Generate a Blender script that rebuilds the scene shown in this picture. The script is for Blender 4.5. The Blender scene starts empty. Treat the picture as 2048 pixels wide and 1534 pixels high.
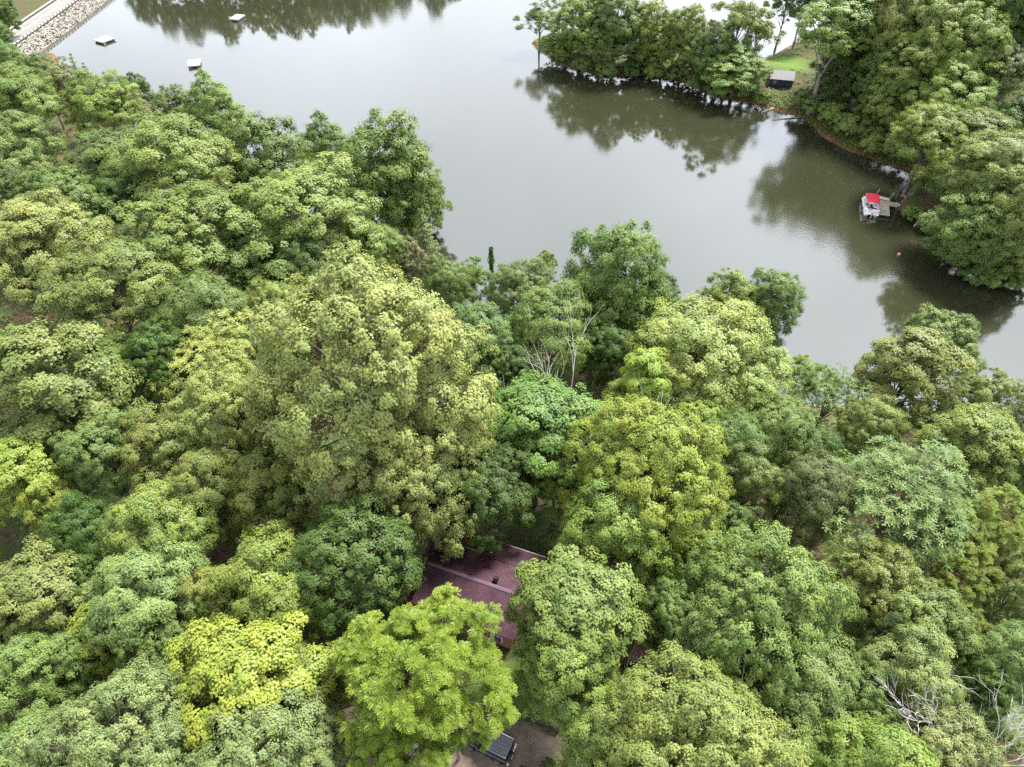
import bpy, math, random
import numpy as np
from mathutils import Vector
R_ = math.radians
sc = bpy.context.scene
COL = sc.collection

# ------------------------------------------------------------------ camera, sky, sun, exposure
CAM_Z = 70.0
PITCH = 45.0
FPX = 1384.0                      # focal length in photograph pixels (2048 wide)
cam = bpy.data.cameras.new('camera'); cam_o = bpy.data.objects.new('camera', cam); COL.objects.link(cam_o)
cam_o.location = (0, 0, CAM_Z); cam_o.rotation_euler = (R_(90 - PITCH), 0, 0)
cam.sensor_width = 36; cam.lens = 36 * FPX / 2048; cam.clip_start = 0.5; cam.clip_end = 6000
sc.camera = cam_o
SUN_EL, SUN_AZ = 58.0, 40.0      # azimuth clockwise from +Y (the view direction)
w = bpy.data.worlds.new('World'); sc.world = w; w.use_nodes = True
nt = w.node_tree; nt.nodes.clear()
out = nt.nodes.new('ShaderNodeOutputWorld'); bg = nt.nodes.new('ShaderNodeBackground')
sky = nt.nodes.new('ShaderNodeTexSky'); sky.sky_type = 'NISHITA'; sky.sun_disc = False
sky.sun_elevation = R_(SUN_EL); sky.sun_rotation = R_(SUN_AZ); sky.air_density = 1.0; sky.dust_density = 0.6; sky.ozone_density = 1.0
hs = nt.nodes.new('ShaderNodeHueSaturation'); hs.inputs['Saturation'].default_value = 0.20
# broken thin cloud, the same all round the sky
tc = nt.nodes.new('ShaderNodeTexCoord'); cn = nt.nodes.new('ShaderNodeTexNoise'); cn.inputs['Scale'].default_value = 2.2; cn.inputs['Detail'].default_value = 5
cr = nt.nodes.new('ShaderNodeMapRange'); cr.inputs[1].default_value = .3; cr.inputs[2].default_value = .7; cr.inputs[3].default_value = .92; cr.inputs[4].default_value = 1.35
mx = nt.nodes.new('ShaderNodeVectorMath'); mx.operation = 'SCALE'
nt.links.new(sky.outputs[0], hs.inputs['Color']); nt.links.new(tc.outputs['Generated'], cn.inputs['Vector'])
nt.links.new(cn.outputs['Fac'], cr.inputs[0]); nt.links.new(hs.outputs[0], mx.inputs[0]); nt.links.new(cr.outputs[0], mx.inputs['Scale'])
tn = nt.nodes.new('ShaderNodeVectorMath'); tn.operation = 'MULTIPLY'; tn.inputs[1].default_value = (.97, .99, 1.03); nt.links.new(mx.outputs[0], tn.inputs[0]); nt.links.new(tn.outputs[0], bg.inputs[0]); nt.links.new(bg.outputs[0], out.inputs[0])
bg.inputs['Strength'].default_value = 0.135
sl = bpy.data.lights.new('sun', 'SUN'); sl.energy = 3.8; sl.angle = R_(15); sl.color = (1, .975, .93)
so = bpy.data.objects.new('sun', sl); COL.objects.link(so)
az, el = R_(SUN_AZ), R_(SUN_EL)
sdir = Vector((math.sin(az) * math.cos(el), math.cos(az) * math.cos(el), math.sin(el)))
so.rotation_euler = sdir.to_track_quat('Z', 'Y').to_euler(); so.location = sdir * 300
vs = sc.view_settings; vs.view_transform = 'Standard'; vs.look = 'None'; vs.gamma = 1; vs.exposure = 1.78; vs.use_curve_mapping = False
sc.cycles.max_bounces = 6; sc.cycles.diffuse_bounces = 2; sc.cycles.glossy_bounces = 3; sc.cycles.transmission_bounces = 3; sc.cycles.transparent_max_bounces = 4
sc.cycles.use_adaptive_sampling = True; sc.cycles.use_denoising = False

# ------------------------------------------------------------------ geometry helpers
CP, SP = math.cos(R_(PITCH)), math.sin(R_(PITCH))
def ray(u, v):
    a, b = (u - 1024) / FPX, (v - 767) / FPX
    return np.array([a, CP - b * SP, -SP - b * CP])
def unproj(u, v, z=0.0):
    d = ray(u, v); t = (z - CAM_Z) / d[2]
    return np.array([d[0] * t, d[1] * t, z])
def depth_of(p): return p[1] * CP + (CAM_Z - p[2]) * SP

class MB:
    """collects boxes, bars and tubes into one mesh"""
    def __init__(s): s.v, s.f = [], []
    def add(s, vs_, fs):
        n = len(s.v); s.v += [tuple(p) for p in vs_]; s.f += [tuple(i + n for i in f) for f in fs]
    def box(s, c, size, rz=0, rx=0):
        cx, cy, cz = c; a, b, d = (q / 2 for q in size); P = []
        for x, y, z in ((-a,-b,-d),(a,-b,-d),(a,b,-d),(-a,b,-d),(-a,-b,d),(a,-b,d),(a,b,d),(-a,b,d)):
            y, z = y * math.cos(rx) - z * math.sin(rx), y * math.sin(rx) + z * math.cos(rx)
            P.append((cx + x * math.cos(rz) - y * math.sin(rz), cy + x * math.sin(rz) + y * math.cos(rz), cz + z))
        s.add(P, [(3,2,1,0),(4,5,6,7),(0,1,5,4),(1,2,6,5),(2,3,7,6),(3,0,4,7)])
    def tube(s, pts, rad, n=6, cap=True):
        pts = [Vector(p) for p in pts]; P = []
        for i, p in enumerate(pts):
            t = (pts[min(i + 1, len(pts) - 1)] - pts[max(i - 1, 0)]).normalized()
            a = t.cross(Vector((0, 0, 1)) if abs(t.z) < .9 else Vector((1, 0, 0))).normalized(); b = t.cross(a)
            r = rad[i] if hasattr(rad, '__len__') else rad
            for k in range(n):
                q = 2 * math.pi * k / n; P.append(p + a * (math.cos(q) * r) + b * (math.sin(q) * r))
        F = [(i * n + k, i * n + (k + 1) % n, (i + 1) * n + (k + 1) % n, (i + 1) * n + k) for i in range(len(pts) - 1) for k in range(n)]
        if cap: F += [tuple(range(n))[::-1], tuple(range((len(pts) - 1) * n, len(pts) * n))]
        s.add(P, F)
    def prism(s, poly, z0, z1):
        n = len(poly); P = [(x, y, z0) for x, y in poly] + [(x, y, z1) for x, y in poly]
        s.add(P, [tuple(range(n))[::-1], tuple(range(n, 2 * n))] + [(i, (i + 1) % n, n + (i + 1) % n, n + i) for i in range(n)])
    def build(s, name, m, parent=None, smooth=False):
        me = bpy.data.meshes.new(name); me.from_pydata(s.v, [], s.f); me.validate()
        if smooth: me.polygons.foreach_set('use_smooth', [True] * len(me.polygons))
        me.materials.append(m); o = bpy.data.objects.new(name, me); COL.objects.link(o); o.parent = parent
        return o
def empty(name, loc, rz=0):
    o = bpy.data.objects.new(name, None); COL.objects.link(o); o.location = loc; o.rotation_euler = (0, 0, rz); o.empty_display_size = .3
    return o
def tag(o, label=None, cat=None, group=None, kind=None):
    if label: o['label'] = label
    if cat: o['category'] = cat
    if group: o['group'] = group
    if kind: o['kind'] = kind
    return o

# ------------------------------------------------------------------ materials
def mat(name, col, rough=.7, var=.0, scale=3.0, spec=.5, metal=0., bump=0., col2=None, detail=4):
    m = bpy.data.materials.new(name); m.use_nodes = True; t = m.node_tree; b = t.nodes['Principled BSDF']
    b.inputs['Roughness'].default_value = rough; b.inputs['Specular IOR Level'].default_value = spec; b.inputs['Metallic'].default_value = metal
    b.inputs['Base Color'].default_value = (*col, 1)
    if var or col2 or bump:
        co = t.nodes.new('ShaderNodeTexCoord'); n = t.nodes.new('ShaderNodeTexNoise'); n.inputs['Scale'].default_value = scale; n.inputs['Detail'].default_value = detail
        t.links.new(co.outputs['Object'], n.inputs['Vector'])
        if var or col2:
            r = t.nodes.new('ShaderNodeValToRGB'); c2 = col2 or tuple(min(1, c * (1 + var)) for c in col); c1 = col if col2 else tuple(c * (1 - var) for c in col)
            r.color_ramp.elements[0].position = .35; r.color_ramp.elements[1].position = .65
            r.color_ramp.elements[0].color = (*c1, 1); r.color_ramp.elements[1].color = (*c2, 1)
            t.links.new(n.outputs['Fac'], r.inputs[0]); t.links.new(r.outputs[0], b.inputs['Base Color'])
        if bump:
            bp = t.nodes.new('ShaderNodeBump'); bp.inputs['Strength'].default_value = bump; t.links.new(n.outputs['Fac'], bp.inputs['Height']); t.links.new(bp.outputs[0], b.inputs['Normal'])
    return m

def leaf_material():
    m = bpy.data.materials.new('leaf'); m.use_nodes = True; t = m.node_tree; N = t.nodes; L = t.links; N.clear()
    o = N.new('ShaderNodeOutputMaterial'); info = N.new('ShaderNodeObjectInfo')
    a = N.new('ShaderNodeAttribute'); a.attribute_name = 'tint'; wv = N.new('ShaderNodeAttribute'); wv.attribute_name = 'warm'
    # per leaf brightness of the pigment
    vv = N.new('ShaderNodeMix'); vv.data_type = 'VECTOR'; L.new(a.outputs['Fac'], vv.inputs['Factor']); vv.inputs[4].default_value = (.64, .74, .78); vv.inputs[5].default_value = (1.36, 1.26, 1.15)
    sc_ = N.new('ShaderNodeVectorMath'); sc_.operation = 'MULTIPLY'; L.new(info.outputs['Color'], sc_.inputs[0]); L.new(vv.outputs[1], sc_.inputs[1])
    wm = N.new('ShaderNodeMath'); wm.operation = 'MULTIPLY'; L.new(wv.outputs['Fac'], wm.inputs[0]); L.new(info.outputs['Alpha'], wm.inputs[1])
    mixw = N.new('ShaderNodeMix'); mixw.data_type = 'RGBA'; L.new(wm.outputs[0], mixw.inputs['Factor']); L.new(sc_.outputs[0], mixw.inputs['A'])
    mixw.inputs['B'].default_value = (.22, .20, .045, 1)
    p = N.new('ShaderNodeBsdfPrincipled'); p.inputs['Roughness'].default_value = .5; p.inputs['Specular IOR Level'].default_value = .22
    L.new(mixw.outputs['Result'], p.inputs['Base Color'])
    tr = N.new('ShaderNodeBsdfTranslucent'); g = N.new('ShaderNodeVectorMath'); g.operation = 'MULTIPLY'; g.inputs[1].default_value = (1.25, 1.35, .7)
    L.new(mixw.outputs['Result'], g.inputs[0]); L.new(g.outputs[0], tr.inputs['Color'])
    ms = N.new('ShaderNodeMixShader'); ms.inputs[0].default_value = .26; L.new(p.outputs[0], ms.inputs[1]); L.new(tr.outputs[0], ms.inputs[2]); L.new(ms.outputs[0], o.inputs[0])
    return m
M_LEAF = leaf_material()
M_BARK = mat('bark', (.14, .11, .085), .9, .4, 4, bump=.4)
M_BARKPALE = mat('pale_bark', (.38, .34, .29), .85, .3, 5, bump=.3)
M_DEAD = mat('dead_wood', (.52, .49, .46), .85, .3, 6)
M_WOODGREY = mat('weathered_wood', (.40, .35, .27), .85, .3, 6)
M_WOODRED = mat('stained_wood', (.12, .042, .018), .6, .35, 5)
M_WOODPALE = mat('pale_wood', (.52, .46, .39), .8, .2, 6)
M_WHITE = mat('white_paint', (.5, .5, .5), .5, .08, 3)
M_BLACK = mat('black_paint', (.008, .008, .010), .25)
M_RUBBER = mat('rubber', (.015, .015, .016), .8)
M_METAL = mat('galvanised_metal', (.5, .5, .5), .45, .1, 3, metal=.6)

# ------------------------------------------------------------------ lake outline and terrain
def W(u, v): p = unproj(u, v, 0); return (p[0], p[1])
NEAR = [W(*q) for q in [(100,101),(140,170),(215,262),(320,325),(450,358),(540,425),(633,505),(760,580),(900,650),(1010,668),(1150,690),(1340,720),(1500,780),(1600,810),(1750,832),(1920,852),(2200,880),(2700,905)]]
FARB = [W(*q) for q in [(2700,600),(2200,580),(2048,566),(1965,556),(1905,522),(1882,480),(1845,440),(1795,418),(1800,400),(1835,372),(1825,345),(1760,327),(1700,303),(1640,266),(1600,233),(1530,212),(1440,196),(1370,166),(1290,152),(1200,152),(1110,127),(1075,97),(1068,86),(1085,76),(1150,92),(1250,108),(1350,116),(1450,121),(1528,121),(1545,106),(1600,82),(1660,40),(1690,0)]]
BACK = [(150, 290), (230, 330), (230, 420), (60, 420), (5, 345), (-30, 292), (-62, 276), (-100, 262), (-131, 256), (-131, 244)]
LAKE = np.array(NEAR + FARB + BACK)
def lake_sd(X, Y):
    """signed distance to the shoreline, positive on land"""
    A = LAKE; B = np.roll(LAKE, -1, 0); d2 = np.full(X.shape, 1e18); ins = np.zeros(X.shape, bool)
    for (ax, ay), (bx, by) in zip(A, B):
        ex, ey = bx - ax, by - ay
        t = np.clip(((X - ax) * ex + (Y - ay) * ey) / (ex * ex + ey * ey + 1e-9), 0, 1)
        d2 = np.minimum(d2, (X - ax - t * ex) ** 2 + (Y - ay - t * ey) ** 2)
        c = ((ay > Y) != (by > Y)) & (X < ex * (Y - ay) / (ey + 1e-12) + ax); ins ^= c
    return np.where(ins, -1, 1) * np.sqrt(d2)
def sstep(a, b, x):
    t = np.clip((x - a) / (b - a), 0, 1); return t * t * (3 - 2 * t)
def ground(X, Y):
    X = np.asarray(X, float); Y = np.asarray(Y, float)
    wob = 1.2 * np.sin(X * .31 + 1.3 * np.sin(Y * .17)) + .9 * np.sin(Y * .43 + X * .11)
    d = lake_sd(X, Y) + wob * .45
    near = 1 - sstep(95, 150, Y - .25 * np.abs(X))
    near = np.maximum(near, sstep(20, 60, -X - 20) * (1 - sstep(170, 215, Y)))
    zmax = 3.2 + 7.8 * near + 3.0 * sstep(40, 120, -X) * near
    hill = sstep(70, 110, X) * sstep(95, 130, Y) * (1 - sstep(230, 280, Y)); zmax = zmax + 12 * hill
    rise = .16 + .07 * near + .12 * hill
    z = .55 * (1 - np.exp(-np.maximum(d, 0) / .8)) + zmax * (1 - np.exp(-np.maximum(d - .5, 0) * rise / zmax * 1.25))
    n = .35 * np.sin(X * .23 + 2) * np.sin(Y * .19 + 1) + .18 * np.sin(X * .71 + Y * .53)
    z = z + n * sstep(1, 9, d)
    z = np.where(d < 0, np.maximum(-2.2, d * .45), z)
    # level yard round the cabin: driveway at 11.0, lawn behind the timber wall at 11.55
    yard = (1 - sstep(10, 17, np.abs(X - 1))) * (1 - sstep(27, 40, Y))
    lawn = 11.0 + .55 * sstep(-.05, .25, Y - (20.25 - .42 * (X - 1.9))) * sstep(-6, -3, X) * (1 - sstep(4.0, 6.5, X))
    z = z * (1 - yard) + lawn * yard
    # the embankment of the road dam at the far left
    dam = sstep(191, 197, Y) * (1 - sstep(262, 275, Y))
    prof = np.where(X > -133.5, np.clip(2.7 - (X + 133.5) * .9, -2.2, 2.7), np.where(X > -141, 2.7, 2.7 - sstep(0, 22, -X - 141) * 1.6))
    z = np.where((X > -175) & (X < -127), z * (1 - dam) + prof * dam, z)
    return z
def gz(x, y): return float(ground(np.array([x]), np.array([y]))[0])

def lin(a, b, s): return np.arange(a, b, s)
gx = np.concatenate([[-3000, -1500, -800, -450, -300, -230], lin(-190, -12, 2.0), lin(-12, 12, .5), lin(12, 175, 2.0), [175, 230, 300, 450, 800, 1500, 3000]])
gy = np.concatenate([[-1500, -600, -250, -100, -50, -20], lin(-5, 14, 2), lin(14, 26, .35), lin(26, 300, 1.6), [300, 310, 330, 360, 420, 520, 700, 1100, 2000, 4000]])
X, Y = np.meshgrid(gx, gy); Z = ground(X, Y)
far = np.maximum(np.abs(X), np.abs(Y)) > 450; Z = np.where(far, 6, Z)
ny, nx = X.shape
def np_mesh(name, verts, quads, m, attrs=None, parent=None, tris=False, smooth=False):
    me = bpy.data.meshes.new(name); k = quads.shape[1]
    me.vertices.add(len(verts)); me.vertices.foreach_set('co', np.ascontiguousarray(verts, np.float32).ravel())
    me.loops.add(quads.size); me.loops.foreach_set('vertex_index', np.ascontiguousarray(quads, np.int32).ravel())
    me.polygons.add(len(quads)); me.polygons.foreach_set('loop_start', np.arange(0, quads.size, k, dtype=np.int32))
    if smooth: me.polygons.foreach_set('use_smooth', np.ones(len(quads), bool))
    for nm, val in (attrs or {}).items():
        at = me.attributes.new(nm, 'FLOAT', 'FACE'); at.data.foreach_set('value', np.ascontiguousarray(val, np.float32))
    me.update(); me.validate()
    if m: me.materials.append(m)
    o = bpy.data.objects.new(name, me)
    COL.objects.link(o); o.parent = parent
    return o
idx = np.arange(nx * ny).reshape(ny, nx)
quads = np.stack([idx[:-1, :-1], idx[:-1, 1:], idx[1:, 1:], idx[1:, :-1]], -1).reshape(-1, 4)
def ground_material():
    m = bpy.data.materials.new('forest_floor'); m.use_nodes = True; t = m.node_tree; N = t.nodes; L = t.links; b = N['Principled BSDF']
    b.inputs['Roughness'].default_value = .95; b.inputs['Specular IOR Level'].default_value = .1
    g = N.new('ShaderNodeNewGeometry'); sep = N.new('ShaderNodeSeparateXYZ'); L.new(g.outputs['Position'], sep.inputs[0])
    def noise(s, d=5):
        n = N.new('ShaderNodeTexNoise'); n.inputs['Scale'].default_value = s; n.inputs['Detail'].default_value = d; L.new(g.outputs['Position'], n.inputs['Vector']); return n.outputs['Fac']
    def ramp(f, a, b_, p0=.4, p1=.6):
        r = N.new('ShaderNodeValToRGB'); r.color_ramp.elements[0].position = p0; r.color_ramp.elements[1].position = p1
        r.color_ramp.elements[0].color = (*a, 1); r.color_ramp.elements[1].color = (*b_, 1); L.new(f, r.inputs[0]); return r.outputs[0]
    def mix(f, a, b_):
        k = N.new('ShaderNodeMix'); k.data_type = 'RGBA'; L.new(f, k.inputs['Factor']); L.new(a, k.inputs['A']); L.new(b_, k.inputs['B']); return k.outputs['Result']
    def mr(f, a, b_):
        k = N.new('ShaderNodeMapRange'); k.inputs[1].default_value = a; k.inputs[2].default_value = b_; L.new(f, k.inputs[0]); return k.outputs[0]
    litter = ramp(noise(3), (.045, .03, .018), (.10, .07, .04)); moss = ramp(noise(6), (.03, .05, .015), (.07, .09, .03))
    base = mix(mr(noise(.35), .42, .58), litter, moss)
    mud = ramp(noise(2), (.10, .05, .025), (.17, .10, .055))
    base = mix(mr(sep.outputs['Z'], .75, .15), base, mud)           # bare red-brown bank along the water line
    at = N.new('ShaderNodeAttribute'); at.attribute_name = 'lawn'
    gr = ramp(noise(9), (.055, .10, .018), (.11, .17, .03))
    base = mix(at.outputs['Fac'], base, gr)
    L.new(base, b.inputs['Base Color'])
    bp = N.new('ShaderNodeBump'); bp.inputs['Strength'].default_value = .6; bp.inputs['Distance'].default_value = .1; L.new(noise(8), bp.inputs['Height']); L.new(bp.outputs[0], b.inputs['Normal'])
    return m
terr = np_mesh('ground', np.stack([X, Y, Z], -1).reshape(-1, 3), quads, ground_material(), smooth=True); tag(terr, kind='structure')
lp = unproj(1572, 125, 2.0)
lawn = np.exp(-(((X - lp[0]) / 6.0) ** 2 + ((Y - lp[1]) / 8) ** 2) ** 2) * .95
lawn = np.maximum(lawn, .75 * ((Y > 19.5 - .42 * (X - 1.9)) & (Y < 25) & (X > -4) & (X < 6)))
wp = unproj(1690, 285, 1); 
at = terr.data.attributes.new('lawn', 'FLOAT', 'POINT'); at.data.foreach_set('value', lawn.astype(np.float32).ravel())

def water_material():
    m = bpy.data.materials.new('lake_water'); m.use_nodes = True; t = m.node_tree; N = t.nodes; L = t.links; b = N['Principled BSDF']
    b.inputs['Base Color'].default_value = (.024, .025, .013, 1); b.inputs['IOR'].default_value = 2.2; b.inputs['Specular IOR Level'].default_value = .5
    g = N.new('ShaderNodeNewGeometry')
    def noise(s, d, dis=0):
        n = N.new('ShaderNodeTexNoise'); n.inputs['Scale'].default_value = s; n.inputs['Detail'].default_value = d; n.inputs['Distortion'].default_value = dis; L.new(g.outputs['Position'], n.inputs['Vector']); return n.outputs['Fac']
    big = N.new('ShaderNodeMapRange'); big.inputs[1].default_value = .40; big.inputs[2].default_value = .62; L.new(noise(.022, 2), big.inputs[0])
    ro = N.new('ShaderNodeMapRange'); ro.inputs[3].default_value = .035; ro.inputs[4].default_value = .10; L.new(big.outputs[0], ro.inputs[0]); L.new(ro.outputs[0], b.inputs['Roughness'])
    st = N.new('ShaderNodeMapRange'); st.inputs[3].default_value = .02; st.inputs[4].default_value = .18; L.new(big.outputs[0], st.inputs[0])
    add = N.new('ShaderNodeMath'); add.operation = 'ADD'; L.new(noise(2.6, 3, .6), add.inputs[0]); L.new(noise(.35, 2), add.inputs[1])
    bp = N.new('ShaderNodeBump'); bp.inputs['Distance'].default_value = .06; L.new(st.outputs[0], bp.inputs['Strength']); L.new(add.outputs[0], bp.inputs['Height']); L.new(bp.outputs[0], b.inputs['Normal'])
    return m
mb = MB(); mb.add([(-400, -50, 0), (600, -50, 0), (600, 900, 0), (-400, 900, 0)], [(0, 1, 2, 3)])
tag(mb.build('lake_water', water_material()), kind='structure')

# ------------------------------------------------------------------ tree prototypes
def unit(a): return a / (np.linalg.norm(a, axis=-1, keepdims=True) + 1e-9)
def leaf_quads(P, Nn, D, L, Wd):
    """rhombic leaves: centre, normal, long direction, length, width"""
    D = unit(D - Nn * (D * Nn).sum(-1, keepdims=True)); S = np.cross(Nn, D)
    L = L[:, None]; Wd = Wd[:, None]
    a = P - D * L * .5; b = P + S * Wd * .5 - Nn * L * .03; c = P + D * L * .5 - Nn * L * .10; d = P - S * Wd * .5 - Nn * L * .03
    V = np.stack([a, b, c, d], 1).reshape(-1, 3); Q = np.arange(len(V)).reshape(-1, 4)
    return V, Q
def spread_dirs(rng, n, zmin=-.4, zpow=1.0):
    out_ = []
    for _ in range(n):
        c = rng.normal(size=(14, 3)); c = unit(c); c[:, 2] = np.where(c[:, 2] < zmin, -c[:, 2], c[:, 2])
        if not out_: out_.append(c[0]); continue
        d = ((c[:, None] - np.array(out_)[None]) ** 2).sum(-1).min(1); out_.append(c[d.argmax()])
    return np.array(out_)
UPV = np.array([0, 0, 1.0])
def boughs(rng, R, Rz, hc, nb, rb, ragged=.2, zmin=-.35, inner=.3, top=0.0):
    dirs = spread_dirs(rng, nb, zmin); ph = rng.uniform(0, 6.28, 6)
    az_ = np.arctan2(dirs[:, 1], dirs[:, 0])
    env = 1 + ragged * (np.sin(2 * az_ + ph[0]) * .4 + np.sin(3 * az_ + ph[1] + 2 * dirs[:, 2]) * .6 + rng.uniform(-.6, .6, nb))
    r = rb * rng.uniform(.65, 1.4, nb)
    k = env * np.where(rng.random(nb) < inner, rng.uniform(.45, .75, nb), rng.uniform(.9, 1.0, nb))
    taper = 1 - top * np.clip(dirs[:, 2], 0, 1) ** 1
    C = dirs * np.array([R, R, Rz]) * (k - .8 * r / R)[:, None]; C[:, :2] *= taper[:, None]
    C[:, 2] += hc
    return C, r, dirs
def skeleton(rng, C, r, hc, Rz, th, lean=0.0, nseg=6, seg=5):
    mb = MB(); top = hc + Rz * .45; pts = []; 
    for i in range(nseg + 1):
        t = i / nseg; pts.append((rng.normal() * .18 * t + lean * t * t, rng.normal() * .18 * t, t * top))
    rad = [th * (1.35 if i == 0 else 1) * (1 - .8 * (i / nseg)) for i in range(nseg + 1)]
    mb.tube([(0, 0, -1.5)] + pts, [rad[0] * 1.15] + rad, 7)
    for c, rr in zip(C, r):
        t = np.clip((c[2] - hc + Rz * .9) / (2 * Rz) * .55 + .28 + rng.uniform(-.06, .06), .25, .95); f = t * nseg; i = min(int(f), nseg - 1); fr = f - i
        p0 = np.array(pts[i]) * (1 - fr) + np.array(pts[i + 1]) * fr
        mid = p0 * .45 + c * .55 + np.array([0, 0, .12 * np.linalg.norm(c - p0)]) + rng.normal(size=3) * .15
        r0 = th * .42 * (1 - .6 * t)
        mb.tube([p0, mid, c, c + (c - mid) * .35], [r0, r0 * .6, r0 * .32, .015], seg, False)
    return mb
def broad_crown(seed, R=5., Rz=5.7, hc=10.5, nb=50, rb=1.4, nsub=14, rsub=.52, nleaf=104, L=.175, asp=.6, up=.35, flat=.8, droop=.2, ragged=.17, zmin=-.45, top=.12, th=.24, inner=.14, lvar=.25):
    rng = np.random.default_rng(seed)
    C, r, dirs = boughs(rng, R, Rz, hc, nb, rb, ragged, zmin, inner, top)
    B = np.repeat(np.arange(nb), nsub)
    o = unit(dirs[B] * np.array([1, 1, .8]))
    d = unit(rng.normal(size=(len(B), 3)) + .85 * o + .55 * UPV)
    S = C[B] + d * (r[B] * rng.uniform(.55, 1.05, len(B)))[:, None] * np.array([1, 1, flat])
    rs = rsub * rng.uniform(.6, 1.45, len(B))
    K = np.repeat(np.arange(len(B)), nleaf); n = len(K)
    e = unit(rng.normal(size=(n, 3)) + .55 * d[K] + .45 * UPV)
    P = S[K] + e * (rs[K] * rng.uniform(.12, 1.12, n) ** .7)[:, None] * np.array([1, 1, .8])
    Nn = unit(e * .42 + d[K] * .55 + o[K] * .30 + UPV * up + rng.normal(size=(n, 3)) * .17)
    D = e + rng.normal(size=(n, 3)) * .7 - UPV * droop
    ll = L * rng.uniform(1 - lvar, 1 + lvar, n)
    V, Q = leaf_quads(P, Nn, D, ll, ll * asp * rng.uniform(.8, 1.2, n))
    bt = rng.uniform(0, 1, nb); stt = rng.uniform(0, 1, len(B))
    tint = np.clip(.34 * bt[B][K] + .40 * stt[K] + .26 * rng.random(n), 0, 1)
    warm = np.clip((stt[K] - .55) * 1.6 + (rng.random(n) - .6) * .6, 0, 1)
    return (V, Q, tint, warm), skeleton(rng, C, r, hc, Rz, th)
def compound_crown(seed, R=5., Rz=4., hc=11., nb=34, rb=1.5, nros=9, nf=10, flen=.75, leaflets=7, simple=False, droop=.35, ragged=.2, th=.2, wid=.11):
    """crown of leaf rosettes: pinnate fronds (or simple long leaves) radiating from each shoot tip"""
    rng = np.random.default_rng(seed)
    C, r, dirs = boughs(rng, R, Rz, hc, nb, rb, ragged, -.3, .3)
    B = np.repeat(np.arange(nb), nros); d = unit(rng.normal(size=(len(B), 3)) * .9 + .8 * dirs[B] + .7 * UPV)
    S = C[B] + d * (r[B] * rng.uniform(.6, 1.1, len(B)))[:, None]
    ax = unit(d * .6 + UPV * .8 + rng.normal(size=d.shape) * .18)
    K = np.repeat(np.arange(len(B)), nf); n = len(K)
    a = unit(np.cross(ax, np.array([.3, .9, .1]))); b = np.cross(ax, a)
    q = (np.tile(np.arange(nf), len(B)) + rng.uniform(-.3, .3, n)) * 2 * math.pi / nf + np.repeat(rng.uniform(0, 6, len(B)), nf)
    el_ = rng.uniform(-.05, .75, n)
    f = unit((a[K] * np.cos(q)[:, None] + b[K] * np.sin(q)[:, None]) * np.cos(el_)[:, None] + ax[K] * np.sin(el_)[:, None])
    fl = flen * rng.uniform(.7, 1.2, n)
    stt = rng.random(len(B)); bt = rng.random(nb)
    ft = .4 * stt[K] + .25 * bt[B][K] + .35 * rng.random(n); fw = np.clip((stt[K] - .35) * 1.4, 0, 1)
    Vs, Qs, T, Wm = [], [], [], []; off = 0
    side0 = unit(np.cross(f, ax[K])); nrm = unit(np.cross(side0, f))
    def put(P, Nn, D, l, wd, t, wm):
        nonlocal off
        V, Q = leaf_quads(P, Nn, D, l, wd); Vs.append(V); Qs.append(Q + off); off += len(V); T.append(t); Wm.append(wm)
    if simple:
        for j in range(2):
            s_ = (j + .5) / 2
            P = S[K] + f * (fl * s_)[:, None] - UPV * (droop * fl * s_ * s_)[:, None]
            put(P, nrm, f - UPV * droop * s_, fl * .62, fl * wid * 2.4 * (1 if j == 0 else .85), ft, fw)
    else:
        for j in range(leaflets):
            s_ = (j + .8) / leaflets
            base = S[K] + f * (fl * s_)[:, None] - UPV * (droop * fl * s_ * s_)[:, None]
            lw = wid * 2.6 * (1 - .55 * abs(s_ - .55)) * np.ones(n)
            for sd in (-1, 1):
                D = side0 * sd + f * .55 - UPV * .25
                put(base + unit(D) * (lw * .5)[:, None], unit(nrm + side0 * sd * .25), D, lw, lw * .42, np.clip(ft + rng.uniform(-.12, .12, n), 0, 1), fw)
    return (np.concatenate(Vs), np.concatenate(Qs), np.concatenate(T), np.concatenate(Wm)), skeleton(rng, C, r, hc, Rz, th)
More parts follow.
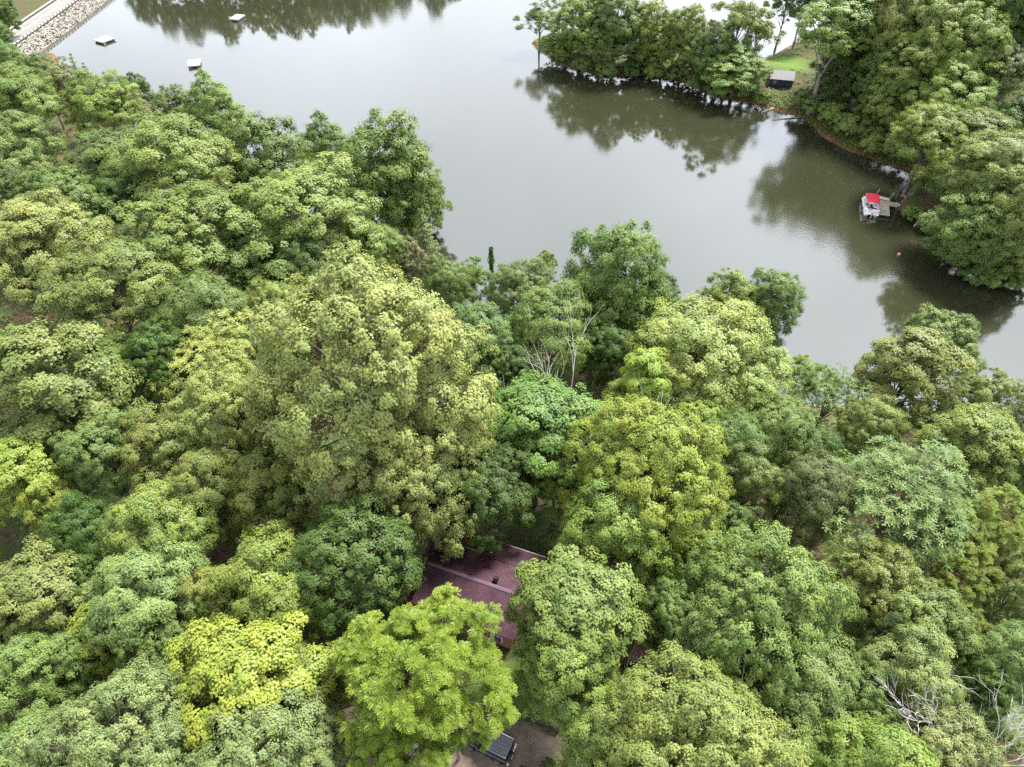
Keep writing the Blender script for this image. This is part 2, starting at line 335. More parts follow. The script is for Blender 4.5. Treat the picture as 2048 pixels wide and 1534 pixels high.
def conifer_crown(seed, R=3.2, H=15., z0=2., layers=17, per=9, n_leaf=70, L=.32, droop=.45, th=.22, asp=.3):
    rng = np.random.default_rng(seed); mb = MB(); mb.tube([(0, 0, -1), (0, 0, H * .5), (0, 0, H)], [th * 1.3, th * .7, .03], 7)
    Vs, Qs, T = [], [], []; off = 0
    for i in range(layers):
        t = i / (layers - 1); z = z0 + (H - z0) * t ** .95; rr = R * (1 - t) ** .8 + .25
        for k in range(per if t < .8 else per - 3):
            a = rng.uniform(0, 6.28); ln = rr * rng.uniform(.65, 1.15); dv = np.array([math.cos(a), math.sin(a), 0]); sd = np.array([-dv[1], dv[0], 0])
            n = max(10, int(n_leaf * ln / R)); s = rng.uniform(.12, 1, n) ** .8; wdt = .38 * ln * (1 - s) * 1.3 + .12
            P = dv * (ln * s)[:, None] + sd * (rng.uniform(-1, 1, n) * wdt)[:, None]
            P[:, 2] = z + .18 * ln * s - droop * ln * s * s + rng.normal(size=n) * .07
            D = dv + sd * rng.uniform(-.9, .9, n)[:, None] - UPV * (.2 + droop * s)[:, None]
            Nn = unit(UPV + .4 * dv + rng.normal(size=(n, 3)) * .3); ll = L * rng.uniform(.7, 1.3, n)
            V, Q = leaf_quads(P, Nn, D, ll, ll * asp); Vs.append(V); Qs.append(Q + off); off += len(V); T.append(np.clip(rng.random() * .5 + rng.random(n) * .5, 0, 1))
            mb.tube([(0, 0, z), tuple(dv * ln * .5 + UPV * (z + .05 * ln)), tuple(dv * ln * .95 + UPV * (z + (.17 - droop * .9) * ln))], [.05, .03, .012], 3, False)
    t = np.concatenate(T); return (np.concatenate(Vs), np.concatenate(Qs), t, np.clip(t - .6, 0, 1)), mb
def bare_tree(seed, H=12., spread=.62, levels=5, th=.17):
    rng = np.random.default_rng(seed); mb = MB()
    def grow(p, d, ln, r, lv):
        pts, rad = [p], [r]; q = p.copy(); dd = d.copy(); ns = 4
        for i in range(ns):
            dd = unit(dd + rng.normal(size=3) * (.16 if lv else .05) + UPV * .05); q = q + dd * ln / ns; pts.append(q); rad.append(r * (1 - .55 * (i + 1) / ns))
        mb.tube(pts, rad, 6 if lv < 2 else 4, False)
        if lv >= levels: return
        for c in range(rng.integers(2, 4) + (1 if lv > 0 else 1)):
            f = rng.uniform(.35, 1.0) if c else 1.0; i = min(int(f * ns), ns - 1); b = pts[i] + (pts[i + 1] - pts[i]) * (f * ns - i if f < 1 else 1)
            s = unit(rng.normal(size=3)); nd = unit(dd + s * spread * rng.uniform(.6, 1.5) + UPV * .15)
            grow(b, nd, ln * rng.uniform(.5, .78), max(r * .5 * (1 - .3 * f) + .004, .012), lv + 1)
    grow(np.array([0., 0, -1]), UPV, H * .42, th, 0)
    return mb

PROTO = {}
def reg(kind, crown, skel, R, hc, bark=M_BARK):
    V, Q, ti, wa = crown
    c = np_mesh('crown', V, Q, M_LEAF, {'tint': ti, 'warm': wa}); t = skel.build('trunk', bark, smooth=True)
    me_c, me_t = c.data, t.data; bpy.data.objects.remove(c); bpy.data.objects.remove(t)
    PROTO[kind] = (me_c, me_t, R, hc)
for i in range(3):
    reg('oak%d' % i, *broad_crown(11 + i), 5., 10.5)
reg('big0', *broad_crown(31, R=8.5, Rz=9, hc=13, nb=120, rb=1.75, nsub=14, nleaf=84, L=.215, th=.42, ragged=.15), 8.5, 13.)
reg('big1', *broad_crown(32, R=8.5, Rz=7.6, hc=12.5, nb=104, rb=1.7, nsub=14, nleaf=74, L=.215, th=.42, ragged=.17), 8.5, 12.5)
for i in range(2):
    reg('tier%d' % i, *broad_crown(41 + i, Rz=5.2, nb=42, rb=1.45, flat=.45, up=.7, nsub=14, L=.2, asp=.72, rsub=.5, nleaf=95), 5., 10.5)
    if i == 0: reg('tall%d' % i, *broad_crown(51 + i, R=3.8, Rz=6.2, hc=10.5, nb=36, rb=1.3, nsub=12, rsub=.5, nleaf=110, L=.2, ragged=.2, top=.35, zmin=-.7, th=.22), 3.8, 10.5)
    reg('fine%d' % i, *broad_crown(61 + i, Rz=5.4, nb=48, rb=1.25, nsub=15, rsub=.42, nleaf=84, L=.175, asp=.6, droop=.4), 5., 10.5)
    if i == 0: reg('long%d' % i, *broad_crown(71 + i, Rz=5.6, nb=42, rb=1.4, nsub=14, rsub=.55, nleaf=90, L=.30, asp=.3, droop=.5, up=.3), 5., 10.5)
reg('compound', *compound_crown(81, R=5.6, Rz=4.9, nb=42, rb=1.5, nros=20, flen=.44, leaflets=5, wid=.075), 5.6, 11.)
reg('compound1', *compound_crown(82, R=5., Rz=4., nb=34, rb=1.4, nros=18, flen=.42, leaflets=5, wid=.075), 5., 11.)
reg('magnolia', *compound_crown(85, R=5., Rz=3.6, nb=36, rb=1.35, nros=20, nf=9, flen=.36, simple=True, wid=.13, droop=.3), 5., 11.)
reg('hemlock', *conifer_crown(91), 3.2, 8.)
reg('cedar', *conifer_crown(92, R=2.0, H=9, z0=.6, layers=16, per=9, L=.24, droop=.0, n_leaf=60), 2.0, 4.5)
reg('thin', *broad_crown(95, R=3.4, Rz=5.0, hc=9.5, nb=26, rb=1.1, nsub=9, rsub=.5, nleaf=60, L=.23, ragged=.4, th=.18, top=.4, zmin=-.6), 3.4, 9.5, M_BARK)
reg('willow', *broad_crown(97, R=5., Rz=5.6, nb=42, rb=1.4, nsub=14, rsub=.6, nleaf=90, L=.30, asp=.24, droop=1.6, up=.15, flat=1.1), 5., 10.5)
reg('poplar', *broad_crown(121, R=5., Rz=6.2, hc=16., nb=46, rb=1.5, nsub=12, nleaf=60, L=.24, ragged=.2, zmin=-.75, th=.34), 5., 16., mat('mid_bark', (.22, .19, .16), .9, .3, 4, bump=.3))
for i in range(2): reg('full%d' % i, *broad_crown(101 + i, R=4.6, Rz=6.6, hc=7.6, nb=52, rb=1.45, nsub=13, nleaf=95, L=.195, ragged=.16, zmin=-.85, top=.25, inner=.1), 4.6, 7.6)
reg('bush', *broad_crown(99, R=2.0, Rz=1.5, hc=1.6, nb=18, rb=.75, nsub=9, rsub=.34, nleaf=50, L=.2, th=.05, zmin=-.2), 2.0, 1.6)

warm0 = .12
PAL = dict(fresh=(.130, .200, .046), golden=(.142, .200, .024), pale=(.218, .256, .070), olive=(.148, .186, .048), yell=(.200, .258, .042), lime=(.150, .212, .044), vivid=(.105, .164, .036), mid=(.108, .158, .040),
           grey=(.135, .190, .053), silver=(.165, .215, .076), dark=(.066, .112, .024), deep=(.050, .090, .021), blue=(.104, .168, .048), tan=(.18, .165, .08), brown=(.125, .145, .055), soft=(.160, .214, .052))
rnd = random.Random(5)
RZ0 = dict(big0=9., big1=7.6, tall0=6.2, tall1=6.2, full0=6.6, full1=6.6, thin=5., hemlock=7., cedar=4.4, bush=1.5, compound=4.9, compound1=4., magnolia=3.6, poplar=6.2, tier0=5.2, tier1=5.2, fine0=5.4, fine1=5.4, long0=5.6, long1=5.6, willow=5.6)
def project(p):
    d = depth_of(p); return 1024 + FPX * p[0] / d, 767 + FPX * ((CAM_Z - p[2]) * CP - p[1] * SP) / d
def tree(u, vtop, wpx, kind, tone, label, warm=.25, hk=1.0, name='tree', cat='tree', group=None, vbase=None):
    wpx *= 1.06; me_c, me_t, R0, hc0 = PROTO[kind]; R = 5.; x = y = 0.; z = 5.; rz0 = RZ0.get(kind, 5.7)
    rigid = kind in ('bush', 'hemlock', 'cedar') or kind.startswith('full')
    if vbase is not None:                       # foot seen on the bank: height from foot to top
        z = 1.5; xt = 0.
        for _ in range(10):
            p = unproj(u, vbase, z); z = gz(xt or p[0], p[1]); y = p[1]
            lo, hi = 1., 45.
            for _ in range(30):
                h = (lo + hi) / 2
                if project(np.array([0, y, z + h]))[1] > vtop: lo = h
                else: hi = h
            xt = (u - 1024) / FPX * depth_of(np.array([0, y, z + h * .7]))
        R = wpx / 2 / FPX * depth_of(np.array([0, y, z + h * .7])); top0 = hc0 + rz0
        if kind in ('hemlock',): top0 = 15.
        return put_tree(xt, y, z, R / R0, h / top0, kind, tone, label, warm, name, cat, group)
    off = .45 * wpx
    for _ in range(22):
        s = R / R0; hcen = (5.5 + R) * hk; sz = min(max(hcen / hc0, s * .75), s * 1.6)
        if rigid: sz = s * (hk if kind.startswith('full') else 1)
        hcen = hc0 * sz
        p = unproj(u, vtop + off, z + hcen); x, y = p[0], p[1]; z = z * .5 + gz(x, y) * .5; dd = depth_of(p)
        R = .5 * R + .5 * wpx / 2 / FPX * dd
        de = math.atan2(CAM_Z - p[2], y); off = .5 * off + .5 * .97 * FPX / dd * math.hypot(R * math.sin(de), rz0 * sz * math.cos(de))
    return put_tree(x, y, gz(x, y), s, sz, kind, tone, label, warm, name, cat, group)
def put_tree(x, y, z, s, sz, kind, tone, label, warm=.25, name='tree', cat='tree', group=None):
    me_c, me_t, R0, hc0 = PROTO[kind]
    e = empty(name, (x, y, z), rnd.uniform(0, 6.28)); e.scale = (s, s, sz); tag(e, label, cat, group)
    c = PAL[tone]; j = lambda: rnd.uniform(.93, 1.07)
    for nm, me in (('trunk', me_t), ('crown', me_c)):
        o = bpy.data.objects.new(nm, me); COL.objects.link(o); o.parent = e; o.color = (c[0] * j(), c[1] * j(), c[2] * j(), warm)
    return e
# ------------------------------------------------------------------ trees, placed from the photograph: u, v of the crown's top, crown width (photo pixels), kind, tone, label
T = [
# upper left, from the dam down the near shore
(-2,-25,60,'full0','dark','dark tree in the very top left corner beyond the dam road'),
(-14,25,60,'full1','mid','green tree cut by the left edge beyond the dam road'),
(18,90,100,'oak0','mid','dark green tree in the top left corner left of the road dam'),
(84,112,84,'oak1','mid','green tree whose crown cuts off the near end of the dam road'),
(40,135,150,'oak2','olive','olive green tree at the left edge just below the dam'),
(125,128,100,'fine0','brown','brownish olive tree just below the stone slope of the dam'),
(168,118,52,'cedar','olive','small upright olive conifer at the water below the dam'),
(190,135,46,'cedar','brown','small brownish conifer beside the upright olive one below the dam'),
(210,150,130,'oak0','soft','light green tree at the shore between the small conifers and the tan tree'),
(255,168,95,'fine1','tan','tan and brownish tree leaning over the water on the left shore'),
(272,150,66,'oak1','dark','dark green tree behind the tan tree at the water'),
(350,172,90,'full0','mid','smaller of the two trees standing out into the lake at upper left'),
(430,158,120,'full1','soft','taller bright green tree standing out into the lake at upper left'),
(30,232,150,'oak1','olive','green crown at the left edge two crowns below the dam'),
(225,262,150,'tier0','mid','leafy green crown below the tan shore tree'),
(20,330,140,'fine0','dark','dark green crown at the left edge beside a pale domed oak'),
(130,330,170,'fine1','mid','dull green crown above the pale domed oak at left'),
(235,345,110,'oak0','dark','dark narrow crown left of the big bright green shore tree'),
(350,228,235,'oak1','soft','big light green tree at the shore below the taller lake tree'),
(535,222,180,'full0','mid','green shore tree with water glinting through its right side'),
(655,240,130,'full1','mid','mid green shore tree between the glinting one and the vivid one'),
(770,225,205,'full0','vivid','vivid green tree on the shore with the most outstanding right edge over the lake'),
(835,335,105,'full1','lime','low vivid green crown hanging over the lake under the vivid shore tree'),
(610,316,280,'fine0','soft','wide pale green domed crown in front of the vivid shore tree'),
(735,440,120,'oak2','soft','light green crown below the vivid shore tree',),
(100,385,220,'oak2','pale','pale domed oak like crown at left, third row from the top'),
(25,470,180,'magnolia','blue','bluish dark green tree with large leaves at the left edge'),
(225,470,240,'oak0','olive','broad olive crown right of the bluish tree at the left edge'),
(385,375,265,'fine0','olive','broad fine leaved olive crown in the upper left wood'),
(320,395,90,'tier1','lime','small bright crown left of the broad fine leaved olive crown'),
(530,430,190,'tier0','mid','green crown with dark hollows below the broad fine leaved crown'),
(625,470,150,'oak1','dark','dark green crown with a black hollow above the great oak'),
(405,548,185,'willow','grey','grey green drooping crown with a bare twiggy gap'),
(325,535,60,'compound1','lime','small yellow green sprig left of the grey drooping crown'),
# shore, middle
(850,428,80,'cedar','grey','grey green pointed conifer like tree at the middle shore'),
(812,476,76,'fine0','tan','tan and brown dying tree among green ones at the middle shore'),
(770,455,90,'willow','soft','light green drooping tree left of the tan dying tree'),
(900,520,100,'willow','grey','grey green tree right of the tan dying tree'),
(945,512,72,'thin','vivid','thin feathery green tree beside the ivy covered pole'),
(1045,515,140,'oak0','mid','green tree at the shore right of the ivy covered pole'),
(1090,503,44,'compound1','lime','bright vine covered treetop at the middle shore'),
(1228,432,215,'full0','mid','tall ragged tree standing highest against the lake in the middle',.25,1.15),
(1310,545,110,'oak2','dark','dark crown at the right foot of the tall ragged tree'),
(1105,572,185,'willow','grey','grey green tree with bare white branches in front of it'),
(960,600,160,'oak1','blue','blue green tree between the great oak and the grey one with white branches'),
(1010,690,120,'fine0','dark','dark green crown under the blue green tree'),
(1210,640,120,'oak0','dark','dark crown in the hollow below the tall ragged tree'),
# left middle
(120,640,250,'tall0','olive','large feathery olive green tree in the left middle'),
(215,680,140,'oak1','mid','green crown on the right flank of the large feathery olive tree'),
(5,660,110,'compound1','lime','yellow green tree at the left edge above the bright yellow one'),
(330,640,150,'fine1','dark','dark crown behind the light green crown left of the great oak'),
(45,850,190,'tier1','yell','bright yellow green tree at the left edge'),
(110,940,110,'tier0','yell','lower yellow green crown right of the bright yellow tree'),
(85,1085,210,'tier1','olive','dark olive tree low at the left edge'),
(185,1110,120,'fine1','dark','dark crown between the olive tree and the pale long leaved tree'),
(205,820,170,'fine0','grey','grey green tree right of the bright yellow one at left'),
(180,1000,150,'willow','dark','dark drooping crown below the grey green tree at left'),
(15,1150,130,'oak0','grey','grey green crown at the left edge below the yellow tree'),
(425,622,210,'magnolia','pale','light green large leaved crown at the left shoulder of the great oak'),
(560,558,115,'oak0','pale','small pale crown behind the left side of the great oak'),
(745,526,450,'big0','pale','great pale yellow green oak like tree in the middle left, largest in view',.15,1.12),
(470,715,240,'big1','pale','wide pale crown at the lower left of the great oak',.3),
(840,800,280,'big1','pale','pale wide crown in front of the great oak at its right',.25),
(545,900,190,'long0','olive','olive tree with orange tinged long leaves in the middle left',.6),
(335,812,185,'long0','olive','tree with yellow and orange tinged leaf tips left of the pale crowns',.9),
(430,900,170,'long0','olive','second orange tinged crown below the yellow and orange one',.8),
(325,970,200,'long0','soft','soft green long leaved crown below the orange tinged trees',.4),
(375,985,110,'tier1','lime','small bright green crown set in the soft green long leaved crowns'),
(310,1090,230,'long0','silver','silvery green long leaved tree at lower left',.3),
(545,1065,240,'long0','lime','yellow green long leaved tree left of the dark one beside the cabin',.4),
(420,1140,150,'long0','soft','soft green crown in front of the yellow green long leaved tree',.4),
(500,1225,300,'tier0','yell','large bright yellow green tree at lower left of the palm like tree',.4),
(610,1280,160,'long0','lime','yellow green crown between the bright yellow tree and the palm like tree',.4),
(225,1185,160,'tier1','yell','bright yellow green crown above the grey tree in the lower left corner',.4),
(330,1230,150,'fine0','grey','grey crown between the two bright yellow green crowns at lower left'),
(50,1280,190,'oak1','grey','grey green tree at the left edge near the bottom'),
(150,1265,120,'oak2','grey','grey green crown left of the lower bright yellow one'),
(260,1345,330,'big1','silver','big silvery grey tree filling the lower left corner',.15),
(520,1380,280,'fine1','silver','silvery grey crown at the bottom left of the palm like tree',.15),
(90,1440,220,'fine0','silver','silvery grey crown at the bottom left corner',.15),
(640,1440,150,'fine0','silver','small silvery crown at the bottom edge beside the driveway',.15),
# middle foreground
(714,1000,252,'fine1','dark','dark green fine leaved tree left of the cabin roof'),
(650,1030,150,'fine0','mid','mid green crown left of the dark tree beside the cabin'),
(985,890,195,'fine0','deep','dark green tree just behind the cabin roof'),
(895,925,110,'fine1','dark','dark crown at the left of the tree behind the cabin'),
(852,1196,330,'compound','golden','bright yellow green palm like tree with star shaped leaf rosettes below the cabin',.12),
(770,1230,170,'compound1','golden','lower left star leaved crown joined to the palm like tree',.2),
(905,1370,140,'compound1','golden','lower right star leaved crown over the parked vehicle',.3),
(800,1400,180,'compound1','golden','star leaved crown at the bottom edge left of the vehicle',.2),
(1154,1096,262,'tier1','fresh','layered light green tree right of the cabin roof'),
(1130,1240,190,'tier0','lime','lower layered crown in front of the light green tree right of the cabin'),
(1075,740,250,'tier0','vivid','vivid green tree in the middle below the bare white branches'),
(1110,875,140,'tier1','lime','light green crown behind the cabin under the vivid green tree'),
(1275,695,140,'tall0','yell','tall bright yellow top of the yellow green trees right of the middle',.35,1.25),
(1290,800,310,'big0','yell','large bright yellow green tree right of the middle',.08),
(1390,785,130,'tier1','yell','bright yellow green branch reaching right over a bare limb',.3,1.1),
(1230,960,210,'oak1','lime','lower yellow green crown behind the layered light green tree',.3),
(1360,970,170,'oak2','lime','right lower crown of the bright yellow green group',.3),
# right middle
(1400,585,270,'oak0','pale','pale cream green tree right of the middle near the shore',.3),
(1490,690,190,'oak1','pale','pale crown in front of the cream green shore tree',.3),
(1330,640,120,'fine0','olive','olive crown left of the pale cream green tree',),
(1452,542,120,'full1','soft','light green treetop on the shore left of the blue green one'),
(1540,530,125,'full0','blue','blue green tree on the shore standing out over the lake'),
(1385,880,120,'fine0','dark','dark crown behind the bright yellow branch'),
(1450,820,150,'willow','grey','grey green drooping crown under the pale crown at right'),
(1540,790,170,'willow','grey','grey drooping crown right of the bare limb'),
(1610,712,100,'compound1','lime','feathery light green treetop at the right shore'),
(1660,730,150,'magnolia','blue','blue grey tree with pale leaves at the right shore'),
(1600,850,140,'oak0','dark','dark green crown below the feathery treetop at the right shore'),
(1815,650,190,'tall0','olive','large olive green tree at the right shore'),
(1870,618,150,'fine0','grey','grey green crown behind the large olive tree at the right shore'),
(1740,790,130,'oak2','olive','olive crown left of the large olive tree at the right shore'),
(1975,735,150,'fine1','olive','olive crown at the right edge beside the water'),
(1945,800,190,'tier0','lime','light green layered tree near the right edge'),
(2035,880,120,'fine0','grey','grey green crown at the right edge below the light green layered tree'),
(1800,862,300,'magnolia','blue','large leaved star rosette tree with bold green leaves at right'),
(1870,950,170,'magnolia','blue','lower right crown of bold star rosettes'),
(1690,900,130,'magnolia','soft','light green star leaved crown left of the bold rosette tree'),
(1620,905,165,'willow','brown','brownish grey fine crown left of the bold rosette tree'),
(1490,890,150,'oak1','mid','mid green crown between the yellow green trees and the brownish crown'),
(1440,1000,110,'fine0','mid','green crown at the right foot of the bright yellow green trees'),
(1970,970,180,'compound','lime','yellow green feathery tree at the right edge',.5),
(1925,1100,130,'compound1','lime','small yellow green feathery crown below the one at the right edge',.5),
(1740,1070,160,'magnolia','soft','soft green crown under the bold rosette tree'),
(1510,1065,330,'big1','grey','big grey green domed tree at lower right'),
(1420,1180,200,'oak2','grey','grey green crown at the left of the big domed tree'),
(1580,1230,240,'oak0','grey','lower crown of the big grey green domed tree'),
(1335,1165,130,'fine0','mid','dull green crown beside the brown wooden structure'),
(1760,1090,190,'fine1','olive','olive fine leaved crown right of the big domed tree'),
(1830,1170,190,'fine0','grey','fine leaved grey crown below the yellow green feathery trees'),
(1810,1262,190,'oak1','silver','silvery round crown right of the big domed tree'),
(1700,1330,150,'fine1','mid','dark crown below the silvery round crown'),
(1385,1335,400,'big0','soft','large light green tree at the bottom right of the middle',.3),
(1236,1396,190,'oak1','soft','left part crown of the large light green tree at the bottom'),
(1560,1400,170,'oak2','mid','green crown between the large light tree and the domed one at bottom'),
(1740,1435,240,'long0','lime','yellow green long leaved tree at the bottom right edge',.3),
(1880,1425,200,'fine0','silver','silvery grey crown at the bottom right below the bare tree'),
(2010,1250,150,'oak0','grey','grey green tree at the right edge behind the bare tree'),
(1920,1225,110,'compound1','olive','olive feathery crown left of the grey tree at the right edge'),
(2030,1120,120,'fine1','olive','olive crown at the right edge below the yellow feathery tree'),
(1950,1330,120,'fine0','dark','dark crown behind the bare tree at lower right'),
]
for q in T:
    u, vt, wp_, kind, tone, lab = q[:6]; warm = q[6] if len(q) > 6 else .12; hk = q[7] if len(q) > 7 else 1.0
    con = kind in ('hemlock', 'cedar')
    tree(u, vt, wp_, kind, tone, lab, warm, hk, 'conifer_tree' if con else 'broadleaf_tree', 'tree')
# far bank: u, top row, foot row, width
FB = [
(1080,0,108,72,'thin','mid','slender lone tree on the tip of the far point'),
(1165,-35,138,115,'full0','lime','first large round tree right of the slender tree on the far point'),
(1135,66,126,54,'full1','soft','low light green tree at the waterline of the far point'),
(1235,-30,140,110,'full1','mid','second large tree on the far point, darker'),
(1106,62,118,52,'full0','soft','small light green tree next to the slender one on the far tip'),
(1205,36,150,95,'full0','soft','bushy tree at the waterline of the far point'),
(1300,-10,138,95,'full0','lime','bright green tree in the middle of the far point'),
(1335,24,150,78,'full1','lime','light green tree left of the bright pointed one on the far bank'),
(1378,-2,152,80,'full0','lime','bright pointed tree on the far bank left of the boathouse'),
(1400,62,170,78,'tier1','soft','light layered tree hanging to the water left of the boathouse'),
(1290,84,152,76,'full1','mid','low tree over the water at the middle of the far point'),
(1432,40,178,96,'full0','blue','blue green tree on the far bank'),
(1480,-30,165,95,'thin','soft','pale airy tree with water showing through left of the boathouse'),
(1518,15,165,72,'thin','soft','second pale airy tree just left of the boathouse'),
(1478,92,206,128,'full1','soft','broad drooping tree at the water in front of the boathouse, left'),
(1395,112,172,66,'full0','mid','low bushy tree at the water between the point and the drooping tree'),
(1575,-45,104,72,'thin','dark','dark many stemmed tree behind the boathouse lawn'),
(1612,-45,96,72,'thin','dark','dark thin tree right of the many stemmed tree behind the lawn'),
(1672,-30,226,165,'poplar','lime','tall yellow green tree with a bare leaning trunk right of the boathouse'),
(1738,5,220,110,'hemlock','deep','dark drooping conifer right of the bare leaning trunk'),
(1700,80,230,95,'hemlock','dark','second dark drooping conifer beside the bare leaning trunk'),
(1652,105,214,72,'hemlock','dark','dark conifer in front of the lawn, left of the bare leaning trunk'),
(1692,60,216,90,'full1','dark','dark leafy tree behind the bare leaning trunk'),
(1775,60,246,105,'full0','mid','dark crown between the conifers and the yellow green far bank trees'),
(1800,-40,230,130,'oak1','olive','olive treetop at the top edge right of the conifers'),
(1760,-160,170,150,'full0','dark','dark tall tree at the top edge behind the conifers'),
(1850,-175,165,160,'full1','mid','tall tree on the hillside at the top edge, behind the large yellow green one'),
(1960,-165,175,170,'full0','dark','dark tall hillside tree at the top edge near the right corner'),
(2060,-140,190,150,'full1','dark','dark hillside tree cut by the upper right corner'),
(1870,-25,240,155,'oak2','lime','large yellow green tree at the top right'),
(1940,5,255,140,'oak0','lime','yellow green tree right of the large one at the top right'),
(1840,65,262,150,'oak0','soft','olive green tree in the second row of the right bank'),
(1915,105,288,165,'oak1','lime','yellow green pointed tree above the grassy bank'),
(2000,80,250,130,'fine0','brown','brownish dark tree in the upper right corner near the red patch'),
(2035,0,200,120,'full1','mid','dark tree in the top right corner'),
(2040,180,330,110,'full0','dark','dark tree at the right edge below the red patch'),
(1795,130,270,115,'full1','soft','green tree whose foot meets the sloping grassy bank'),
(1862,205,396,150,'oak0','lime','yellow green tree with a dark trunk on the bank near the dock'),
(1955,220,385,150,'oak2','olive','olive tree behind the trees near the dock'),
(1998,262,480,185,'oak0','olive','olive tree right of the trunk near the dock'),
(1985,365,540,175,'full1','soft','light olive tree right of the dock at the water'),
(1925,440,530,115,'full0','blue','blue green tree hanging over the water below the dock'),
(2050,320,552,150,'full0','olive','olive crown at the right edge below the dock'),
(1992,390,553,130,'full1','mid','lowest green crown over the water at the right edge'),
(2058,440,564,100,'full0','mid','dark green tree at the right edge over the water'),
]
for u, vt, vb, wp_, kind, tone, lab in FB:
    tree(u, vt, wp_, kind, tone, lab, .12, 1, 'conifer_tree' if kind == 'hemlock' else 'broadleaf_tree', 'tree', vbase=vb)
# trees on the opposite shore, just beyond the frame: the lake shows their reflections
for i in range(19):
    t = i / 18; x = -128 + 118 * t; y = np.interp(x, [-131, -100, -62, -30, -5, 5], [262, 268, 282, 298, 330, 350]) + rnd.uniform(0, 5)
    s = rnd.uniform(.95, 1.35)
    put_tree(x, y, gz(x, y), s, s * rnd.uniform(1.0, 1.35), rnd.choice(['full0', 'full1']), rnd.choice(['mid', 'olive', 'dark']), 'far shore tree seen only as a reflection at the top of the lake', .2, 'broadleaf_tree', 'tree', 'trees on the opposite shore')
# ------------------------------------------------------------------ undergrowth (uncountable), shrubs
def leaf_heap(name, pts, rad, nleaf, L, tone, label, seed, asp=.5, squash=.6):
    rng = np.random.default_rng(seed); pts = np.array(pts); K = np.repeat(np.arange(len(pts)), nleaf); n = len(K)
    e = unit(rng.normal(size=(n, 3)) + .9 * UPV); e[:, 2] = np.abs(e[:, 2])
    rr = np.asarray(rad) * np.ones(len(pts))
    P = pts[K] + e * (rr[K] * rng.uniform(.4, 1.05, n))[:, None] * np.array([1, 1, squash])
    Nn = unit(e * .6 + UPV * .8 + rng.normal(size=(n, 3)) * .3); ll = L * rng.uniform(.7, 1.3, n)
    V, Q = leaf_quads(P, Nn, e + rng.normal(size=(n, 3)) * .5 - UPV * .2, ll, ll * asp)
    t = np.clip(.55 * rng.random(len(pts))[K] + .45 * rng.random(n), 0, 1)
    o = np_mesh(name, V, Q, M_LEAF, {'tint': t, 'warm': np.clip(rng.random(len(pts)) - .6, 0, 1)[K]}); o.color = (*PAL[tone], .4)
    tag(o, label, 'undergrowth', kind='stuff'); return o
rs = np.random.default_rng(77)
def on_land(x0, x1, y0, y1, n, dmin, dmax, test=None):
    x = rs.uniform(x0, x1, n); y = rs.uniform(y0, y1, n); d = lake_sd(x, y); k = (d > dmin) & (d < dmax)
    if test is not None: k &= test(x, y)
    return np.stack([x[k], y[k], ground(x[k], y[k])], -1)
frame = lambda x, y: (np.abs(x) < 14 + .82 * (y * CP + 49) * 1024 / FPX * 1.3) 
yardfree = lambda x, y: frame(x, y) & ~((x > -9) & (x < 8) & (y < 37))
leaf_heap('undergrowth', on_land(-120, 110, 12, 200, 4500, .8, 300, lambda x, y: yardfree(x, y) & (y < 130 - .2 * x)), rs.uniform(.6, 1.3), 18, .38, 'dark', 'low dark leafy undergrowth on the forest floor under the near trees', 3)
dkp = unproj(1842, 420, .5); isl = lambda x, y: ~((np.abs(x - dkp[0]) < 5) & (np.abs(y - dkp[1]) < 5)) & (x > 2) & (y > 75) & ~((np.abs(x - lp[0]) < 5.5) & (np.abs(y - lp[1]) < 6))
sap = on_land(-120, 110, 14, 200, 3600, 1.2, 300, lambda x, y: yardfree(x, y) & (y < 130 - .2 * x)); sap[:, 2] += 1.2
leaf_heap('saplings', sap, rs.uniform(1.3, 2.4, len(sap)), 30, .5, 'dark', 'dense low saplings and brush filling the gaps under the near trees', 6, squash=1.1)
leaf_heap('bank_undergrowth', on_land(0, 150, 70, 240, 5200, .6, 9, isl), .9, 30, .32, 'soft', 'low light green plants covering the far bank above the waterline', 4)
FBp = np.array(FARB[3:-4]); seg = rs.integers(0, len(FBp) - 1, 5200); tt_ = rs.random(5200)[:, None]; A_ = FBp[seg] * (1 - tt_) + FBp[seg + 1] * tt_
ln_ = np.linalg.norm(FBp[seg + 1] - FBp[seg], axis=1); kp = rs.random(5200) < ln_ / 14; A_ = A_[kp]; ang = rs.uniform(0, 6.28, len(A_)); A_ = A_ + np.stack([np.cos(ang), np.sin(ang)], -1) * (rs.random(len(A_)) ** .8 * 6.5)[:, None]
dA = lake_sd(A_[:, 0], A_[:, 1]); ok = (dA > .15) & isl(A_[:, 0], A_[:, 1]); A_ = A_[ok]
leaf_heap('bank_plants', np.stack([A_[:, 0], A_[:, 1], ground(A_[:, 0], A_[:, 1])], -1), rs.uniform(.45, 1.1, len(A_)), 26, .3, 'soft', 'tangle of light green weeds and vines spilling down the far bank to the water', 8, squash=.8)
leaf_heap('bank_ferns', on_land(0, 150, 70, 240, 4500, 4, 45, isl), 1.0, 24, .34, 'mid', 'mid green ground plants under the trees of the far bank', 5)
def shrub(u, v, wpx, tone, label, kind='bush'):
    return tree(u, v - .35 * wpx, wpx, kind, tone, label, .2, 1, 'shrub', 'shrub')
